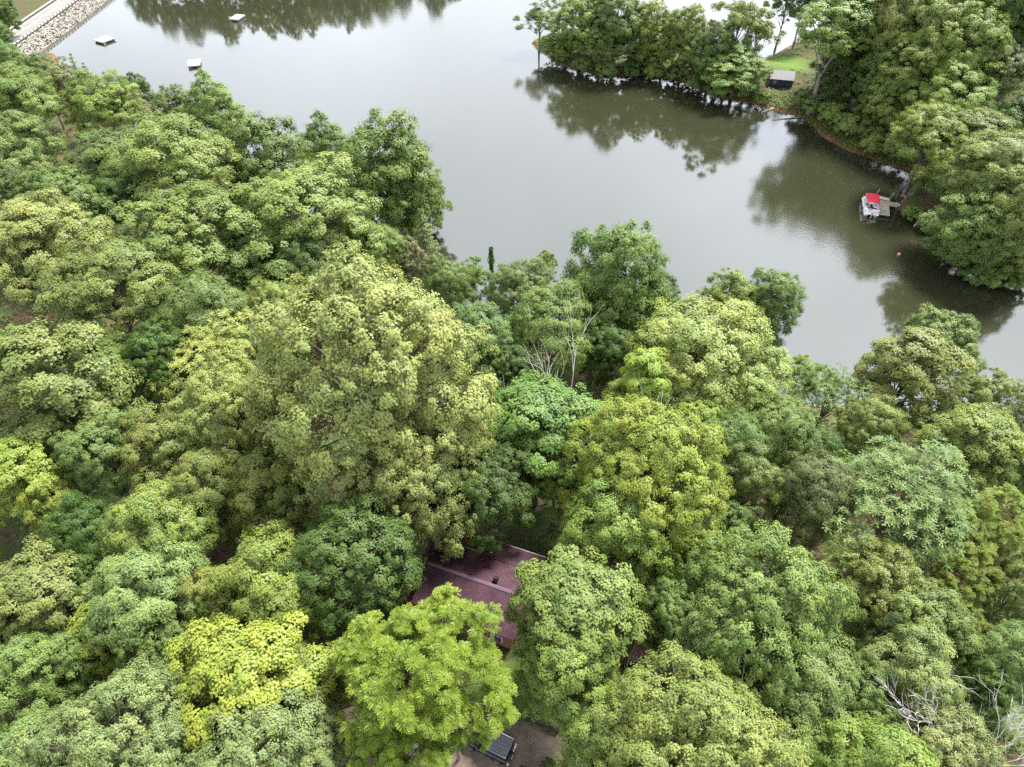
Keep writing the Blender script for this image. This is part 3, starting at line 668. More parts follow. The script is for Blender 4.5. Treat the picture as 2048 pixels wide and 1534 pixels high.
SH = [(1125,108,34,'soft','light green bush at the waterline on the tip of the far point'),
(1165,128,44,'mid','green bush at the water under the first round tree of the far point'),
(1215,140,46,'mid','green bush at the water below the bushy tree of the far point'),
(1265,140,44,'dark','dark bush at the water in the middle of the far point'),
(1310,142,44,'lime','bright bush at the water right of the dark one on the far point'),
(1352,148,44,'mid','green bush at the water left of the blue green layered tree'),
(1392,165,44,'blue','bluish bush at the water under the layered trees'),
(1432,180,48,'mid','green bush at the water left of the broad drooping tree'),
(1528,198,36,'soft','light green bush in front of the boathouse'),
(1606,196,44,'lime','bright bush right of the boathouse at the water'),
(1622,214,44,'soft','bush beside the foot of the bare leaning trunk'),
(1668,228,56,'lime','bush on the upper part of the sloping grassy bank'),
(1700,250,56,'soft','pale bush in the middle of the sloping grassy bank'),
(1735,255,60,'mid','green bush behind the sloping grassy bank'),
(1750,288,56,'lime','bright bush low on the sloping grassy bank'),
(1795,300,60,'mid','green bush at the right end of the sloping grassy bank'),
(1840,362,46,'soft','light bush between the dead brush and the trunk near the dock'),
(1880,375,60,'mid','bush right of the trunk near the dock'),
(1825,425,40,'lime','bright low bush on the bank right of the dock'),
(1858,448,44,'soft','low bush at the end of the bare bank right of the dock'),
(1945,545,60,'mid','green bush at the waterline under the light olive tree below the dock'),
(1992,556,64,'soft','light bush at the waterline near the right edge below the dock'),
(2036,560,60,'mid','green bush at the waterline on the right edge below the dock'),
(1050,1548,40,'dark','small dark bush at the bottom edge behind the vehicle'),
(1095,1532,40,'mid','small bush at the bottom edge in the driveway'),
(1150,1500,40,'olive','small bush where the driveway meets the large light green tree'),
]
for q in SH: shrub(*q)

# ------------------------------------------------------------------ dam road
Y0, Y1 = 196.5, 258.0
m_asph = mat('asphalt', (.13, .127, .124), .9, .12, .6, col2=(.165, .162, .158))
mb = MB(); mb.add([(-140.2, Y0, 2.75), (-134.0, Y0, 2.75), (-134.0, Y1, 2.75), (-140.2, Y1, 2.75)], [(0, 1, 2, 3)])
road = tag(mb.build('road', m_asph), kind='structure')
m_yel = mat('yellow_line', (.55, .33, .06), .8, .2, 2); 
for dx in (-.14, .14):
    mb = MB(); mb.box((-137.2 + dx, (Y0 + Y1) / 2, 2.757), (.12, Y1 - Y0, .004)); mb.build('centre_line', m_yel, road)
m_edge = mat('white_line', (.7, .7, .7), .8, .2, 2)
for xx in (-139.7, -134.5):
    mb = MB(); mb.box((xx, (Y0 + Y1) / 2, 2.757), (.12, Y1 - Y0, .004)); mb.build('edge_line', m_edge, road)
def guardrail(x, side, label):
    g = tag(empty('guardrail', (x, Y0, 2.7)), label, 'guardrail', 'guardrails on the dam')
    mb = MB(); L_ = Y1 - Y0
    prof = [(0, .42), (.06, .48), (0, .54), (.06, .62), (0, .70)]
    P = [(side * a, yy, zz) for yy in (0, L_) for a, zz in prof] + [(side * a - .03 * side, yy, zz) for yy in (0, L_) for a, zz in prof]
    F = [(i, i + 1, i + 6, i + 5) for i in range(4)] + [(10 + i, 10 + i + 5, 10 + i + 6, 10 + i + 1) for i in range(4)]
    mb.add(P, F); mb.build('rail', M_METAL, g)
    me = None
    for k in range(int(L_ / 1.95) + 1):
        if me is None:
            mb = MB(); mb.box((-side * .12, 0, .30), (.16, .2, .9)); p = mb.build('post', M_BARK, g); me = p.data
        else:
            p = bpy.data.objects.new('post', me); COL.objects.link(p); p.parent = g
        p.location = (0, .3 + k * 1.95, 0)
guardrail(-133.6, -1, 'guardrail with dark posts on the lake side of the dam road')
guardrail(-140.6, 1, 'pale guardrail on the side of the dam road away from the lake')
def rock_mesh(rng, n_, place):
    base = np.array([(0,0,1),(.9,0,.1),(.3,.85,.0),(-.75,.5,.1),(-.7,-.55,0),(.3,-.85,.1),(0,0,-.8)]); tri = np.array([(0,1,2),(0,2,3),(0,3,4),(0,4,5),(0,5,1),(6,2,1),(6,3,2),(6,4,3),(6,5,4),(6,1,5)])
    Vs, Ts, T_ = [], [], []
    for i in range(n_):
        c, s = place(i); a = rng.uniform(0, 6.28); v = base * rng.uniform(.75, 1.25, (7, 3)) * s * np.array([rng.uniform(.8, 1.4), rng.uniform(.8, 1.3), rng.uniform(.55, .9)])
        v = np.stack([v[:, 0] * math.cos(a) - v[:, 1] * math.sin(a), v[:, 0] * math.sin(a) + v[:, 1] * math.cos(a), v[:, 2]], -1) + c
        Vs.append(v); Ts.append(tri + 7 * i); T_.append(np.full(10, rng.random()))
    return np.concatenate(Vs), np.concatenate(Ts), np.concatenate(T_)
def stone_material():
    m = bpy.data.materials.new('pale_stone'); m.use_nodes = True; t = m.node_tree; b = t.nodes['Principled BSDF']; b.inputs['Roughness'].default_value = .9
    a = t.nodes.new('ShaderNodeAttribute'); a.attribute_name = 'tint'; r = t.nodes.new('ShaderNodeValToRGB')
    r.color_ramp.elements[0].color = (.14, .12, .10, 1); r.color_ramp.elements[1].color = (.36, .33, .29, 1)
    t.links.new(a.outputs['Fac'], r.inputs[0]); t.links.new(r.outputs[0], b.inputs['Base Color']); return m
rr_ = np.random.default_rng(9)
def rp(i):
    y = rr_.uniform(Y0 - 3, Y1); t = rr_.random(); x = -133.2 + t * 3.9
    return np.array([x, y, 2.62 - t * 2.9]), rr_.uniform(.16, .38)
V, Tq, tt = rock_mesh(rr_, 3600, rp)
rip = np_mesh('stone_riprap', V, Tq, stone_material(), {'tint': tt}); tag(rip, 'slope of pale broken stones between the dam road and the lake', 'stones', kind='stuff')

# ------------------------------------------------------------------ swimming rafts
m_plank = mat('raft_deck', (.25, .23, .19), .8, .18, 2.5, col2=(.32, .305, .28)); m_raft_side = mat('raft_side', (.25, .25, .245), .6, .1, 3); m_float = mat('raft_float', (.03, .03, .035), .6)
m_raft_white = mat('raft_white', (.42, .42, .42), .6, .05, 2)
def raft(px, label, deck_m, th=.55):
    q = [unproj(u, v, .6) for u, v in px]; c = sum(q) / 4
    e0 = (q[1] - q[0] + q[2] - q[3]) / 2; e1 = (q[3] - q[0] + q[2] - q[1]) / 2; a = math.atan2(e0[1], e0[0])
    l0 = float(np.hypot(*e0[:2])); l1 = min(float(abs(e1[0] * -math.sin(a) + e1[1] * math.cos(a))), 4.6)
    g = tag(empty('swim_raft', (c[0], c[1], 0), a), label, 'raft', 'swimming rafts on the lake')
    mb = MB(); n = 9
    me = None
    for k in range(n):
        w_ = l1 / n
        if me is None:
            b = MB(); b.box((0, 0, 0), (l0, w_ - .02, .06)); p = b.build('plank', deck_m, g); me = p.data
        else: p = bpy.data.objects.new('plank', me); COL.objects.link(p); p.parent = g
        p.location = (0, -l1 / 2 + w_ * (k + .5), .6 + (.004 if k % 2 else 0))
    mb.box((0, 0, .44), (l0 - .04, l1 - .04, .24)); mb.build('skirt', m_raft_side, g)
    mb = MB()
    for sx in (-1, 1):
        mb.box((sx * l0 * .3, 0, .12), (l0 * .28, l1 * .9, .38))
    mb.build('float', m_float, g)
    mb = MB()
    for s in (-.22, .22): mb.tube([(-l0 / 2 + .5 + s, -l1 / 2 - .03, -.4), (-l0 / 2 + .5 + s, -l1 / 2 - .03, 1.2), (-l0 / 2 + .5 + s, -l1 / 2 + .3, 1.25), (-l0 / 2 + .5 + s, -l1 / 2 + .35, .6)], .025, 5)
    for z in (0, .3): mb.tube([(-l0 / 2 + .28, -l1 / 2 - .03, z), (-l0 / 2 + .72, -l1 / 2 - .03, z)], .025, 5)
    mb.build('ladder', M_METAL, g)
raft([(372,134),(397,131),(404,117),(379,119)], 'pale wooden swimming raft nearest the near shore, in the upper left lake', m_plank)
raft([(459,39),(477,41),(489,28),(470,27)], 'weathered swimming raft at the top of the lake, farthest from the dam', mat('raft_weathered', (.20, .165, .14), .85, .25, 2.5, col2=(.28, .25, .22)))
raft([(199,87),(224,78),(218,69),(193,78)], 'bright white swimming raft closest to the dam', m_raft_white)

# ------------------------------------------------------------------ boathouse shed on the far bank
sg = unproj(1563, 176, 1.3); SX, SY, SZ = sg[0], sg[1] + 1.9, 1.25
shed = tag(empty('boathouse_shed', (SX, SY, SZ), R_(-13)), 'dark navy shed with grey metal roof on the far bank beside a lawn', 'shed')
m_navy = mat('navy_siding', (.028, .032, .055), .6, .2, 3); m_tin = mat('grey_roof_metal', (.125, .122, .135), .6, .08, 2, metal=.3)
mb = MB(); hw, hd, hh = 2.75, 1.9, 2.15
mb.box((0, 0, hh / 2 - .1), (hw * 2, hd * 2, hh + .2))
mb.add([(-hw, -hd, hh), (-hw, hd, hh), (-hw, 0, hh + 1.3), (hw, -hd, hh), (hw, hd, hh), (hw, 0, hh + 1.3)], [(0, 2, 1), (3, 4, 5), (0, 3, 5, 2), (1, 2, 5, 4)]); mb.build('wall', m_navy, shed)
me = None
for sd in (-1, 1):
    for k in range(12):
        if me is None:
            b = MB(); L_ = math.hypot(hd + .3, 1.42); b.box((0, 0, 0), (.47, L_, .03)); b.box((.23, 0, .03), (.04, L_, .05)); me = b.build('roof_panel', m_tin, shed).data; bpy.data.objects.remove(bpy.data.objects['roof_panel'])
        p = bpy.data.objects.new('roof_panel', me); COL.objects.link(p); p.parent = shed
        p.location = (-2.62 + k * .476, sd * (hd + .3) / 2, hh + .66); p.rotation_euler = (sd * -math.atan2(1.42, hd + .3), 0, 0)
mb = MB(); mb.box((-1.55, -hd - .03, 1.35), (.75, .06, .55)); wn = mb.build('window', M_WHITE, shed)
mb = MB(); mb.box((-1.55, -hd - .065, 1.35), (.58, .02, .38)); mb.build('pane', mat('window_glass', (.05, .06, .08), .08), wn)
mb = MB(); mb.box((.9, -hd - .03, .95), (.95, .05, 1.9)); dr = mb.build('door', mat('navy_door', (.02, .022, .035), .5), shed)
mb = MB(); mb.box((.55, -hd - .08, .95), (.05, .06, .12)); mb.build('handle', M_METAL, dr)
dk = tag(empty('shed_deck', (SX, SY, SZ), R_(-13)), 'low reddish brown wooden deck in front of the navy shed', 'deck')
for k in range(7):
    mb = MB(); mb.box((-1.2, -hd - .25 - .2 * k, -.08), (3.6, .18, .06)); mb.build('board', mat('red_brown_wood', (.24, .12, .07), .8, .25, 4) if k == 0 else bpy.data.materials['red_brown_wood'], dk)
for sx in (-2.8, .4):
    for yy in (-hd - .3, -hd - 1.4):
        mb = MB(); mb.box((sx, yy, -.75), (.12, .12, 1.28)); mb.build('post', bpy.data.materials['red_brown_wood'], dk)

# ------------------------------------------------------------------ dock and pontoon boat
def quad_on(px, z): return [unproj(u, v, z) for u, v in px]
def plank_patch(parent, P, n, m, thick=.05, gap=.02):
    """planks across the quad P (p0->p1 long side, p3->p2 opposite)"""
    for k in range(n):
        a, b = k / n, (k + 1) / n - gap
        A, B = P[0] * (1 - a) + P[1] * a, P[3] * (1 - a) + P[2] * a; C, D = P[3] * (1 - b) + P[2] * b, P[0] * (1 - b) + P[1] * b
        mb = MB(); dz = np.array([0, 0, thick]); mb.add([A, D, C, B, A - dz, D - dz, C - dz, B - dz], [(0, 1, 2, 3), (7, 6, 5, 4), (0, 4, 5, 1), (1, 5, 6, 2), (2, 6, 7, 3), (3, 7, 4, 0)]); mb.build('plank', m, parent)
dock = tag(empty('dock', (0, 0, 0)), 'weathered wooden dock beside the pontoon boat on the far bank', 'dock')
plank_patch(dock, quad_on([(1756,407),(1756.5,428),(1778,431.5),(1777,411)], .50), 9, M_WOODGREY)
plank_patch(dock, quad_on([(1757,399),(1796,406),(1794,414.5),(1757,406.5)], .54), 12, M_WOODGREY)
mb = MB()
for u, v in ((1759,409),(1776,413),(1777,429),(1758,426),(1785,409)):
    p = unproj(u, v, .4); mb.tube([(p[0], p[1], -2), (p[0], p[1], .44)], .1, 6)
mb.build('pile', M_BARK, dock)
mb = MB(); q = quad_on([(1777.6,411),(1778.6,431.7)], .40); mb.tube([q[0], q[1]], .09, 4); q = quad_on([(1757,428.5),(1778.6,431.7)], .40); mb.tube([q[0], q[1]], .09, 4); mb.build('rim_board', M_WOODPALE, dock)
gang = tag(empty('boat_ramp', (0, 0, 0)), 'pale plank ramp on the upper side of the wooden dock', 'ramp')
plank_patch(gang, quad_on([(1750,389),(1780,396.5),(1780,402),(1751,396)], .62), 10, M_WOODPALE)
mb = MB()
for u, v in ((1752,392),(1779,399)):
    p = unproj(u, v, .5); mb.tube([(p[0], p[1], -1.5), (p[0], p[1], .58)], .07, 6)
mb.build('support', M_BARK, gang)
for (u, v, u2, v2, lab) in ((1750.5,389.5,1755.5,379.5,'short leaning mooring pole at the outer end of the pale ramp'), (1779,396,1787,382,'leaning mooring pole where the ramp meets the bank')):
    a = unproj(u, v, 0); d = depth_of(a); h = (v - v2) / FPX * d / math.cos(R_(30)); x2 = (u2 - u) / FPX * d
    mb = MB(); mb.tube([(a[0], a[1], -1.6), (a[0] + x2 * .5, a[1], h * .5), (a[0] + x2, a[1], h)], [.06, .055, .045], 6); tag(mb.build('mooring_pole', M_WOODPALE), lab, 'pole')
bc = unproj(1739.5, 413, .6); ba = unproj(1741, 432, .6); bf = unproj(1735.5, 391, .6)
boat = tag(empty('pontoon_boat', (bc[0] + .1, bc[1], 0), math.atan2(bf[1] - ba[1], bf[0] - ba[0]) - math.pi / 2), 'white pontoon boat with a red canopy moored at the wooden dock', 'boat')
BW, BL = 1.3, 3.0
m_red = mat('red_canvas', (.60, .02, .045), .75, .12, 3); m_seat = mat('white_vinyl', (.84, .84, .84), .45, .06, 4); m_alum = mat('boat_aluminium', (.62, .63, .65), .35, .05, 3, metal=.5); m_maroon = mat('maroon_carpet', (.10, .02, .04), .9, .2, 8)
mb = MB(); mb.box((0, 0, .55), (BW * 2, BL * 2, .1)); mb.build('deck', m_seat, boat)
for s in (-1, 1):
    mb = MB(); mb.tube([(s * .85, -BL + .1, .2), (s * .85, BL - .6, .2), (s * .85, BL - .1, .32), (s * .85, BL + .15, .45)], [.33, .33, .26, .05], 10); mb.build('pontoon', m_alum, boat, True)
def rail(p): mb.tube(p, .025, 5)
for s in (-1, 1):
    mb = MB(); mb.box((s * (BW - .03), -.1, .92), (.04, BL * 2 - .7, .55)); mb.build('side_panel', m_seat, boat)
    mb = MB(); rail([(s * (BW - .03), -BL + .2, 1.24), (s * (BW - .03), BL - .4, 1.24)]); mb.build('side_rail', m_alum, boat)
mb = MB(); mb.box((-.55, BL - .42, .92), (1.1, .04, .55)); mb.build('front_panel', m_seat, boat)
mb = MB(); mb.box((0, -.55, .605), (BW * 1.75, .38, .015)); mb.box((.25, .3, .605), (.4, 1.4, .015)); mb.build('carpet', m_maroon, boat)
def bench(x, y, lx, ly, backside):
    mb = MB(); mb.box((x, y, .79), (lx, ly, .38)); sb = mb.build('bench_seat', m_seat, boat)
    mb = MB(); bx, by = backside
    mb.box((x + bx * (lx / 2 - .09), y + by * (ly / 2 - .09), 1.12), (.18 if bx else lx, .18 if by else ly, .32)); mb.build('backrest', m_seat, sb)
bench(-.9, 1.8, .55, 1.3, (-1, 0)); bench(.9, 1.8, .55, 1.1, (1, 0)); bench(-.9, -1.9, .6, 1.3, (-1, 0)); bench(.55, -2.3, 1.2, .6, (0, -1))
mb = MB(); mb.box((-.8, .15, .95), (.6, .6, .75)); hl = mb.build('helm_console', m_seat, boat)
mb = MB(); mb.tube([(-.75, -.2, 1.15), (-.75, -.26, 1.2)], .19, 10); mb.build('steering_wheel', M_RUBBER, hl)
mb = MB(); mb.tube([(.55, -.35, .6), (.55, -.35, 1.1)], .05, 6); mb.tube([(.55, -.35, 1.1), (.55, -.35, 1.15)], .36, 14); mb.build('round_table', m_seat, boat)
# canopy: gently arched red canvas on a tubular frame
mb = MB(); nx_, ny_ = 8, 6; P = []
for j in range(ny_ + 1):
    for i in range(nx_ + 1):
        a, b = i / nx_ * 2 - 1, j / ny_; P.append((a * 1.18, -1.5 + b * 3.5, 2.15 + .16 * (1 - a * a) + .05 * math.sin(b * 9.4)))
F = [(j * (nx_ + 1) + i, j * (nx_ + 1) + i + 1, (j + 1) * (nx_ + 1) + i + 1, (j + 1) * (nx_ + 1) + i) for j in range(ny_) for i in range(nx_)]
n0 = len(P); P2 = P + [(x, y, z - .03) for x, y, z in P]; mb.add(P2, F + [tuple(k + n0 for k in f[::-1]) for f in F]); cn_ = mb.build('canopy', m_red, boat, True)
mb = MB()
for yy in (-1.5, .2, 2.0): mb.tube([(-1.22, .2, 1.24), (-1.18, yy, 2.1), (0, yy, 2.25), (1.18, yy, 2.1), (1.22, .2, 1.24)], .022, 5)
mb.build('canopy_frame', m_alum, boat)
mb = MB(); mb.box((0, -BL - .15, .95), (.36, .42, .55)); mb.box((0, -BL - .22, .35), (.14, .25, .9)); mb.build('outboard_motor', M_WHITE, boat)
for s in (-1, 1):
    mb = MB(); mb.tube([(s * (BW + .1), -.9, .75), (s * (BW + .1), -.9, .35)], .1, 8); mb.build('fender', M_RUBBER, boat)
# clutter on the bank by the dock
def bucket(u, v, m, label):
    p = unproj(u, v, .7); z = max(gz(p[0], p[1]), .05); mb = MB(); mb.tube([(0, 0, 0), (0, 0, .42)], [.2, .25], 12); o = mb.build('bucket', m); o.location = (p[0], p[1], z)
    b = MB(); b.tube([(0, 0, .42), (0, 0, .45)], .265, 12); b.build('rim', m, o); tag(o, label, 'bucket')
bucket(1794.5, 404, M_WHITE, 'white bucket at the shore end of the dock, left one'); bucket(1799, 407, M_WHITE, 'white bucket at the shore end of the dock, right one')
buoy = unproj(1797, 510, 0); mb = MB(); mb.tube([(0, 0, -.2), (0, 0, .1), (0, 0, .3)], [.15, .3, .18], 10); o = mb.build('float_buoy', mat('orange_plastic', (.55, .2, .06), .5)); o.location = (buoy[0], buoy[1], 0); tag(o, 'small orange and white float in the water below the dock', 'buoy')
mb = MB(); mb.tube([(0, 0, .3), (0, 0, .42)], [.16, .1], 10); mb.build('cap', M_WHITE, o)
# logs in the water
def log(px, r, label, m=M_BARKPALE):
    P = [unproj(u, v, .12) for u, v in px]; mb = MB(); n = len(P); rad = [r * (1 - .6 * i / (n - 1)) for i in range(n)]
    mb.tube(P, rad, 7); o = mb.build('fallen_log', m, None, True); tag(o, label, 'log')
    mb = MB(); d = P[-1] - P[0]
    for k in (.35, .6, .8):
        b = P[0] + d * k; mb.tube([b, b + np.array([.25, .5 * (1 if k != .6 else -1), .5])], [r * .35, .02], 4)
    mb.build('branch_stub', m, o)
log([(1552,214),(1538,220),(1523,225)], .26, 'pale fallen log in the water below the boathouse')
log([(1609,233),(1580,236),(1545,239)], .16, 'long thin fallen trunk lying in the water right of the pale log')
log([(1829,452),(1838,438)], .16, 'short log lying on the bank right of the dock')

# ------------------------------------------------------------------ bare trees and snags
def bare(u, v, z, H, seed, label, sc_=1, rz=0, m=M_DEAD, lean=(0, 0), levels=5, th=.17, spread=.62):
    p = unproj(u, v, z); mb = bare_tree(seed, H, spread, levels, th); root = empty('dead_tree', (p[0], p[1], z), rz); root.rotation_euler = (lean[0], lean[1], rz); tag(root, label, 'dead tree')
    b = mb.build('branches', m, root, True)
    return root
def bare_at(u, vbase_vis, hvis, *a, **k):
    """u, v: photo position of the lowest visible fork, hvis: its height above the ground"""
    z = 11.
    for _ in range(8):
        p = unproj(u, vbase_vis, z + hvis); z = gz(p[0], p[1])
    p = unproj(u, vbase_vis, z + hvis); q = (p[0], p[1], z); return q
def bare2(u, v, hvis, H, seed, label, **k):
    q = bare_at(u, v, hvis); mb = bare_tree(seed, H, k.get('spread', .6), k.get('levels', 5), k.get('th', .17))
    root = empty('dead_tree', q, k.get('rz', 0)); root.rotation_euler = (k.get('lx', 0), k.get('ly', 0), k.get('rz', 0)); tag(root, label, 'dead tree'); mb.build('branches', k.get('m', M_DEAD), root, True)
bare2(1978, 1425, 14.5, 20.5, 301, 'bare grey dead tree with forked branches at lower right', th=.19, spread=.48, levels=5)
bare2(2025, 1485, 12, 16, 302, 'second bare tree with tangled twigs at the lower right corner', th=.15, spread=.6, levels=4)
bare2(1075, 740, 16, 25, 305, 'left bare white branching treetop rising above the vivid green tree', th=.2, spread=.34, levels=3)
bare2(1140, 735, 16, 26, 306, 'right bare white leaning treetop above the vivid green tree', th=.22, spread=.3, ly=.10, levels=3)
bare2(1310, 790, 19, 24, 309, 'small bare white branches beside the bright yellow treetop', th=.15, spread=.4, levels=3)
bare2(1812, 392, .8, 3.2, 307, 'dead brushy bush at the bank behind the dock', th=.05, spread=.8, levels=4, m=M_BARKPALE)
# trunks that stand clear on the far bank
# ivy-covered pole at the middle shore
q = bare_at(982, 500, 11.0); mb = MB(); mb.tube([(0, 0, -1), (0, 0, 11)], [.2, .14], 6); pole = empty('ivy_pole', q); tag(pole, 'narrow dead trunk wrapped in ivy standing against the lake', 'ivy pole'); mb.build('trunk', M_BARK, pole)
rng = np.random.default_rng(14); n = 2600; a = rng.uniform(0, 6.28, n); zz = rng.uniform(3, 11.4, n); e = np.stack([np.cos(a), np.sin(a), np.zeros(n)], -1)
V, Q = leaf_quads(e * (.2 + .26 * rng.random(n) * (1.2 + .6 * np.sin(zz * 2.2)))[:, None] + np.stack([np.zeros(n), np.zeros(n), zz], -1), unit(e + UPV * .5 + rng.normal(size=(n, 3)) * .3), -UPV + rng.normal(size=(n, 3)) * .5, np.full(n, .2), np.full(n, .15))
iv = np_mesh('ivy', V, Q, M_LEAF, {'tint': rng.random(n), 'warm': rng.random(n) * .2}, pole); iv.color = (.05, .11, .02, .1)

# ------------------------------------------------------------------ cabin
RA = R_(-20.9); rm = unproj(954, 1160, 15.5); CX, CY = rm[0], rm[1]; GZ = 11.05
cab = tag(empty('cabin', (CX, CY, GZ), RA), 'cabin with dark maroon ribbed metal roof among the trees', 'cabin')
m_roof = mat('maroon_roof_metal', (.036, .014, .020), .55, .16, 1.3, spec=.22, col2=(.062, .025, .035)); m_side = mat('brown_siding', (.16, .07, .035), .8, .25, 4)
HL = 4.75; RN, RF, PX_ = 3.5, 3.05, 1.75; zr, zn, zf = 4.45, 3.45, 3.6
mb = MB(); mb.box((0, -.2, 1.35), (HL * 2 - .8, 5.7, 4.0)); mb.add([(-HL + .42, -RN + .5, 3.36), (-HL + .42, RF - .45, 3.36), (-HL + .42, 0, zr - .08), (HL - .42, -RN + .5, 3.36), (HL - .42, RF - .45, 3.36), (HL - .42, 0, zr - .08)], [(0, 2, 1), (3, 4, 5)]); mb.build('wall', m_side, cab)
def slope(x0, x1, y0, z0, y1, z1, name='roof'):
    mb = MB(); mb.add([(x0, y0, z0), (x1, y0, z0), (x1, y1, z1), (x0, y1, z1), (x0, y0, z0 - .07), (x1, y0, z0 - .07), (x1, y1, z1 - .07), (x0, y1, z1 - .07)], [(0, 1, 2, 3), (7, 6, 5, 4), (0, 4, 5, 1), (1, 5, 6, 2), (2, 6, 7, 3), (3, 7, 4, 0)])
    o = mb.build(name, m_roof, cab); mb = MB(); x = x0 + .06
    while x < x1:
        h, wd = .045, .035
        mb.add([(x - wd, y0, z0 + .003), (x - wd * .5, y0, z0 + h), (x + wd * .5, y0, z0 + h), (x + wd, y0, z0 + .003), (x - wd, y1, z1 + .003), (x - wd * .5, y1, z1 + h), (x + wd * .5, y1, z1 + h), (x + wd, y1, z1 + .003)], [(0, 1, 5, 4), (1, 2, 6, 5), (2, 3, 7, 6), (0, 3, 2, 1), (4, 5, 6, 7)]); x += .23
    tag(mb.build('rib', m_roof, o), kind='stuff')
    return o
slope(-HL, HL, -RN, zn, 0, zr); slope(-HL, HL, 0, zr, RF, zf)
pr = slope(-.95, HL, RF - .15, zf + .09, RF + PX_, zf - .22, 'porch_roof')
mb = MB(); mb.add([(-HL - .02, -.16, zr + .012), (HL + .02, -.16, zr + .012), (HL + .02, 0, zr + .075), (-HL - .02, 0, zr + .075), (-HL - .02, .16, zr + .012), (HL + .02, .16, zr + .012)], [(0, 1, 2, 3), (3, 2, 5, 4)]); mb.build('ridge_cap', mat('ridge_metal', (.11, .06, .085), .35, .1, 2), cab)
m_gut = mat('pale_gutter', (.20, .18, .165), .5, .2, 2)
mb = MB(); mb.box(((-HL - .95) / 2, RF + .05, zf - .02), (HL - .95, .1, .1)); mb.build('gutter', m_gut, cab)
mb = MB(); mb.box(((HL - .95) / 2, RF + PX_ + .05, zf - .27), (HL + .95, .1, .1)); mb.build('gutter', m_gut, cab)
for xx in (-.8, 1.8, HL - .2):
    mb = MB(); mb.box((xx, RF + PX_ - .15, 1.5), (.13, .13, 3.5)); mb.build('porch_post', M_WOODRED, cab)
mb = MB(); mb.tube([(0, 0, 0), (0, 0, .5)], .13, 12); fl = mb.build('flue', M_RUBBER, cab); fl.location = (1.55, .55, zr - .25)
mb = MB(); mb.tube([(0, 0, .42), (0, 0, .52), (0, 0, .68)], [.25, .25, .1], 14); mb.build('cap', M_BLACK, fl)
mb = MB(); mb.tube([(0, 0, 0), (0, 0, .06)], .24, 14); mb.build('flashing', m_gut, fl)
mb = MB(); mb.box((-.35, RF + .55, zf + .12), (.18, .22, .5)); mb.build('roof_vent', mat('vent_brown', (.05, .03, .03), .6), cab)
mb = MB(); mb.box((-.05, RF + .3, zf + .12), (.1, .1, .14)); mb.build('lamp', M_WHITE, cab)
for xx in (-2.6, .4, 3):
    mb = MB(); mb.box((xx, -3.09, 1.75), (1.1, .08, 1.0)); wn = mb.build('window', M_WHITE, cab); mb = MB(); mb.box((xx, -3.14, 1.75), (.94, .03, .84)); mb.build('pane', bpy.data.materials['window_glass'], wn)
# wooden deck behind and beside the cabin
deck = tag(empty('deck', (CX, CY, GZ), RA), 'reddish brown wooden deck with railings behind the left end of the cabin', 'deck')
for k in range(13):
    mb = MB(); mb.box((-3.1, RF - .35 + k * .2, 1.0), (4.6, .185, .05)); mb.build('board', M_WOODRED, deck)
for k in range(4):
    mb = MB(); mb.box((-5.3 + k * 1.5, RF + 2.25, 1.15), (.1, .1, 2.1)); mb.build('post', M_WOODRED, deck)
for z in (1.25, 1.62, 2.0, 2.2):
    mb = MB(); mb.box((-3.05, RF + 2.25, z), (4.6, .05 if z < 2.1 else .16, .09)); mb.build('rail', M_WOODRED, deck)
for z in (1.25, 1.62, 2.0, 2.2):
    mb = MB(); mb.box((-5.38, RF + .95, z), (.05 if z < 2.1 else .16, 2.6, .09)); mb.build('rail', M_WOODRED, deck)
walk = tag(empty('side_walkway', (CX, CY, GZ), RA), 'brown wooden walkway along the left end of the cabin', 'walkway')
for k in range(18):
    mb = MB(); mb.box((-HL - .55, -2.6 + k * .3, .6), (1.3, .28, .05)); mb.build('board', M_WOODRED, walk)
mb = MB(); mb.box((-HL - 1.15, -.1, 1.1), (.06, 5.2, .9)); mb.build('railing', M_WOODRED, walk)

# ------------------------------------------------------------------ yard: driveway, timber wall, stones, garden light, wooden structure
m_grav = mat('driveway_gravel', (.125, .092, .066), .95, .3, 1.1, bump=.5, col2=(.20, .155, .115), detail=12)
poly = [(-14, 12), (7.5, 12), (7.0, 15.5), (5.9, 17.6), (4.6, 18.9), (3.4, 19.25), (1.9, 20.0), (-.2, 20.9), (-3, 21.4), (-7, 21), (-11, 22), (-14.5, 21)]
rp_ = random.Random(3); pp = []
for (x0, y0), (x1, y1) in zip(poly, poly[1:] + poly[:1]):
    for k in range(5): t = k / 5; pp.append((x0 + (x1 - x0) * t + rp_.uniform(-.18, .18), y0 + (y1 - y0) * t + rp_.uniform(-.12, .12)))
mb = MB(); mb.add([(x, y, 11.03) for x, y in pp], [tuple(range(len(pp)))]); tag(mb.build('driveway', m_grav), kind='structure')
M_SLEEP = mat('dark_timber', (.040, .024, .016), .85, .35, 4)
wall = tag(empty('timber_wall', (1.35, 20.42, 11.0), math.atan2(-.42, 1)), 'low dark timber retaining wall between the driveway and the lawn', 'retaining wall')
for k in range(3):
    mb = MB(); mb.box((rp_.uniform(-.05, .05), 0, .12 + .21 * k), (5.2, .2, .2)); mb.build('sleeper', M_SLEEP, wall)
m_rock = mat('field_stone', (.20, .17, .145), .9, .35, 2, bump=.4)
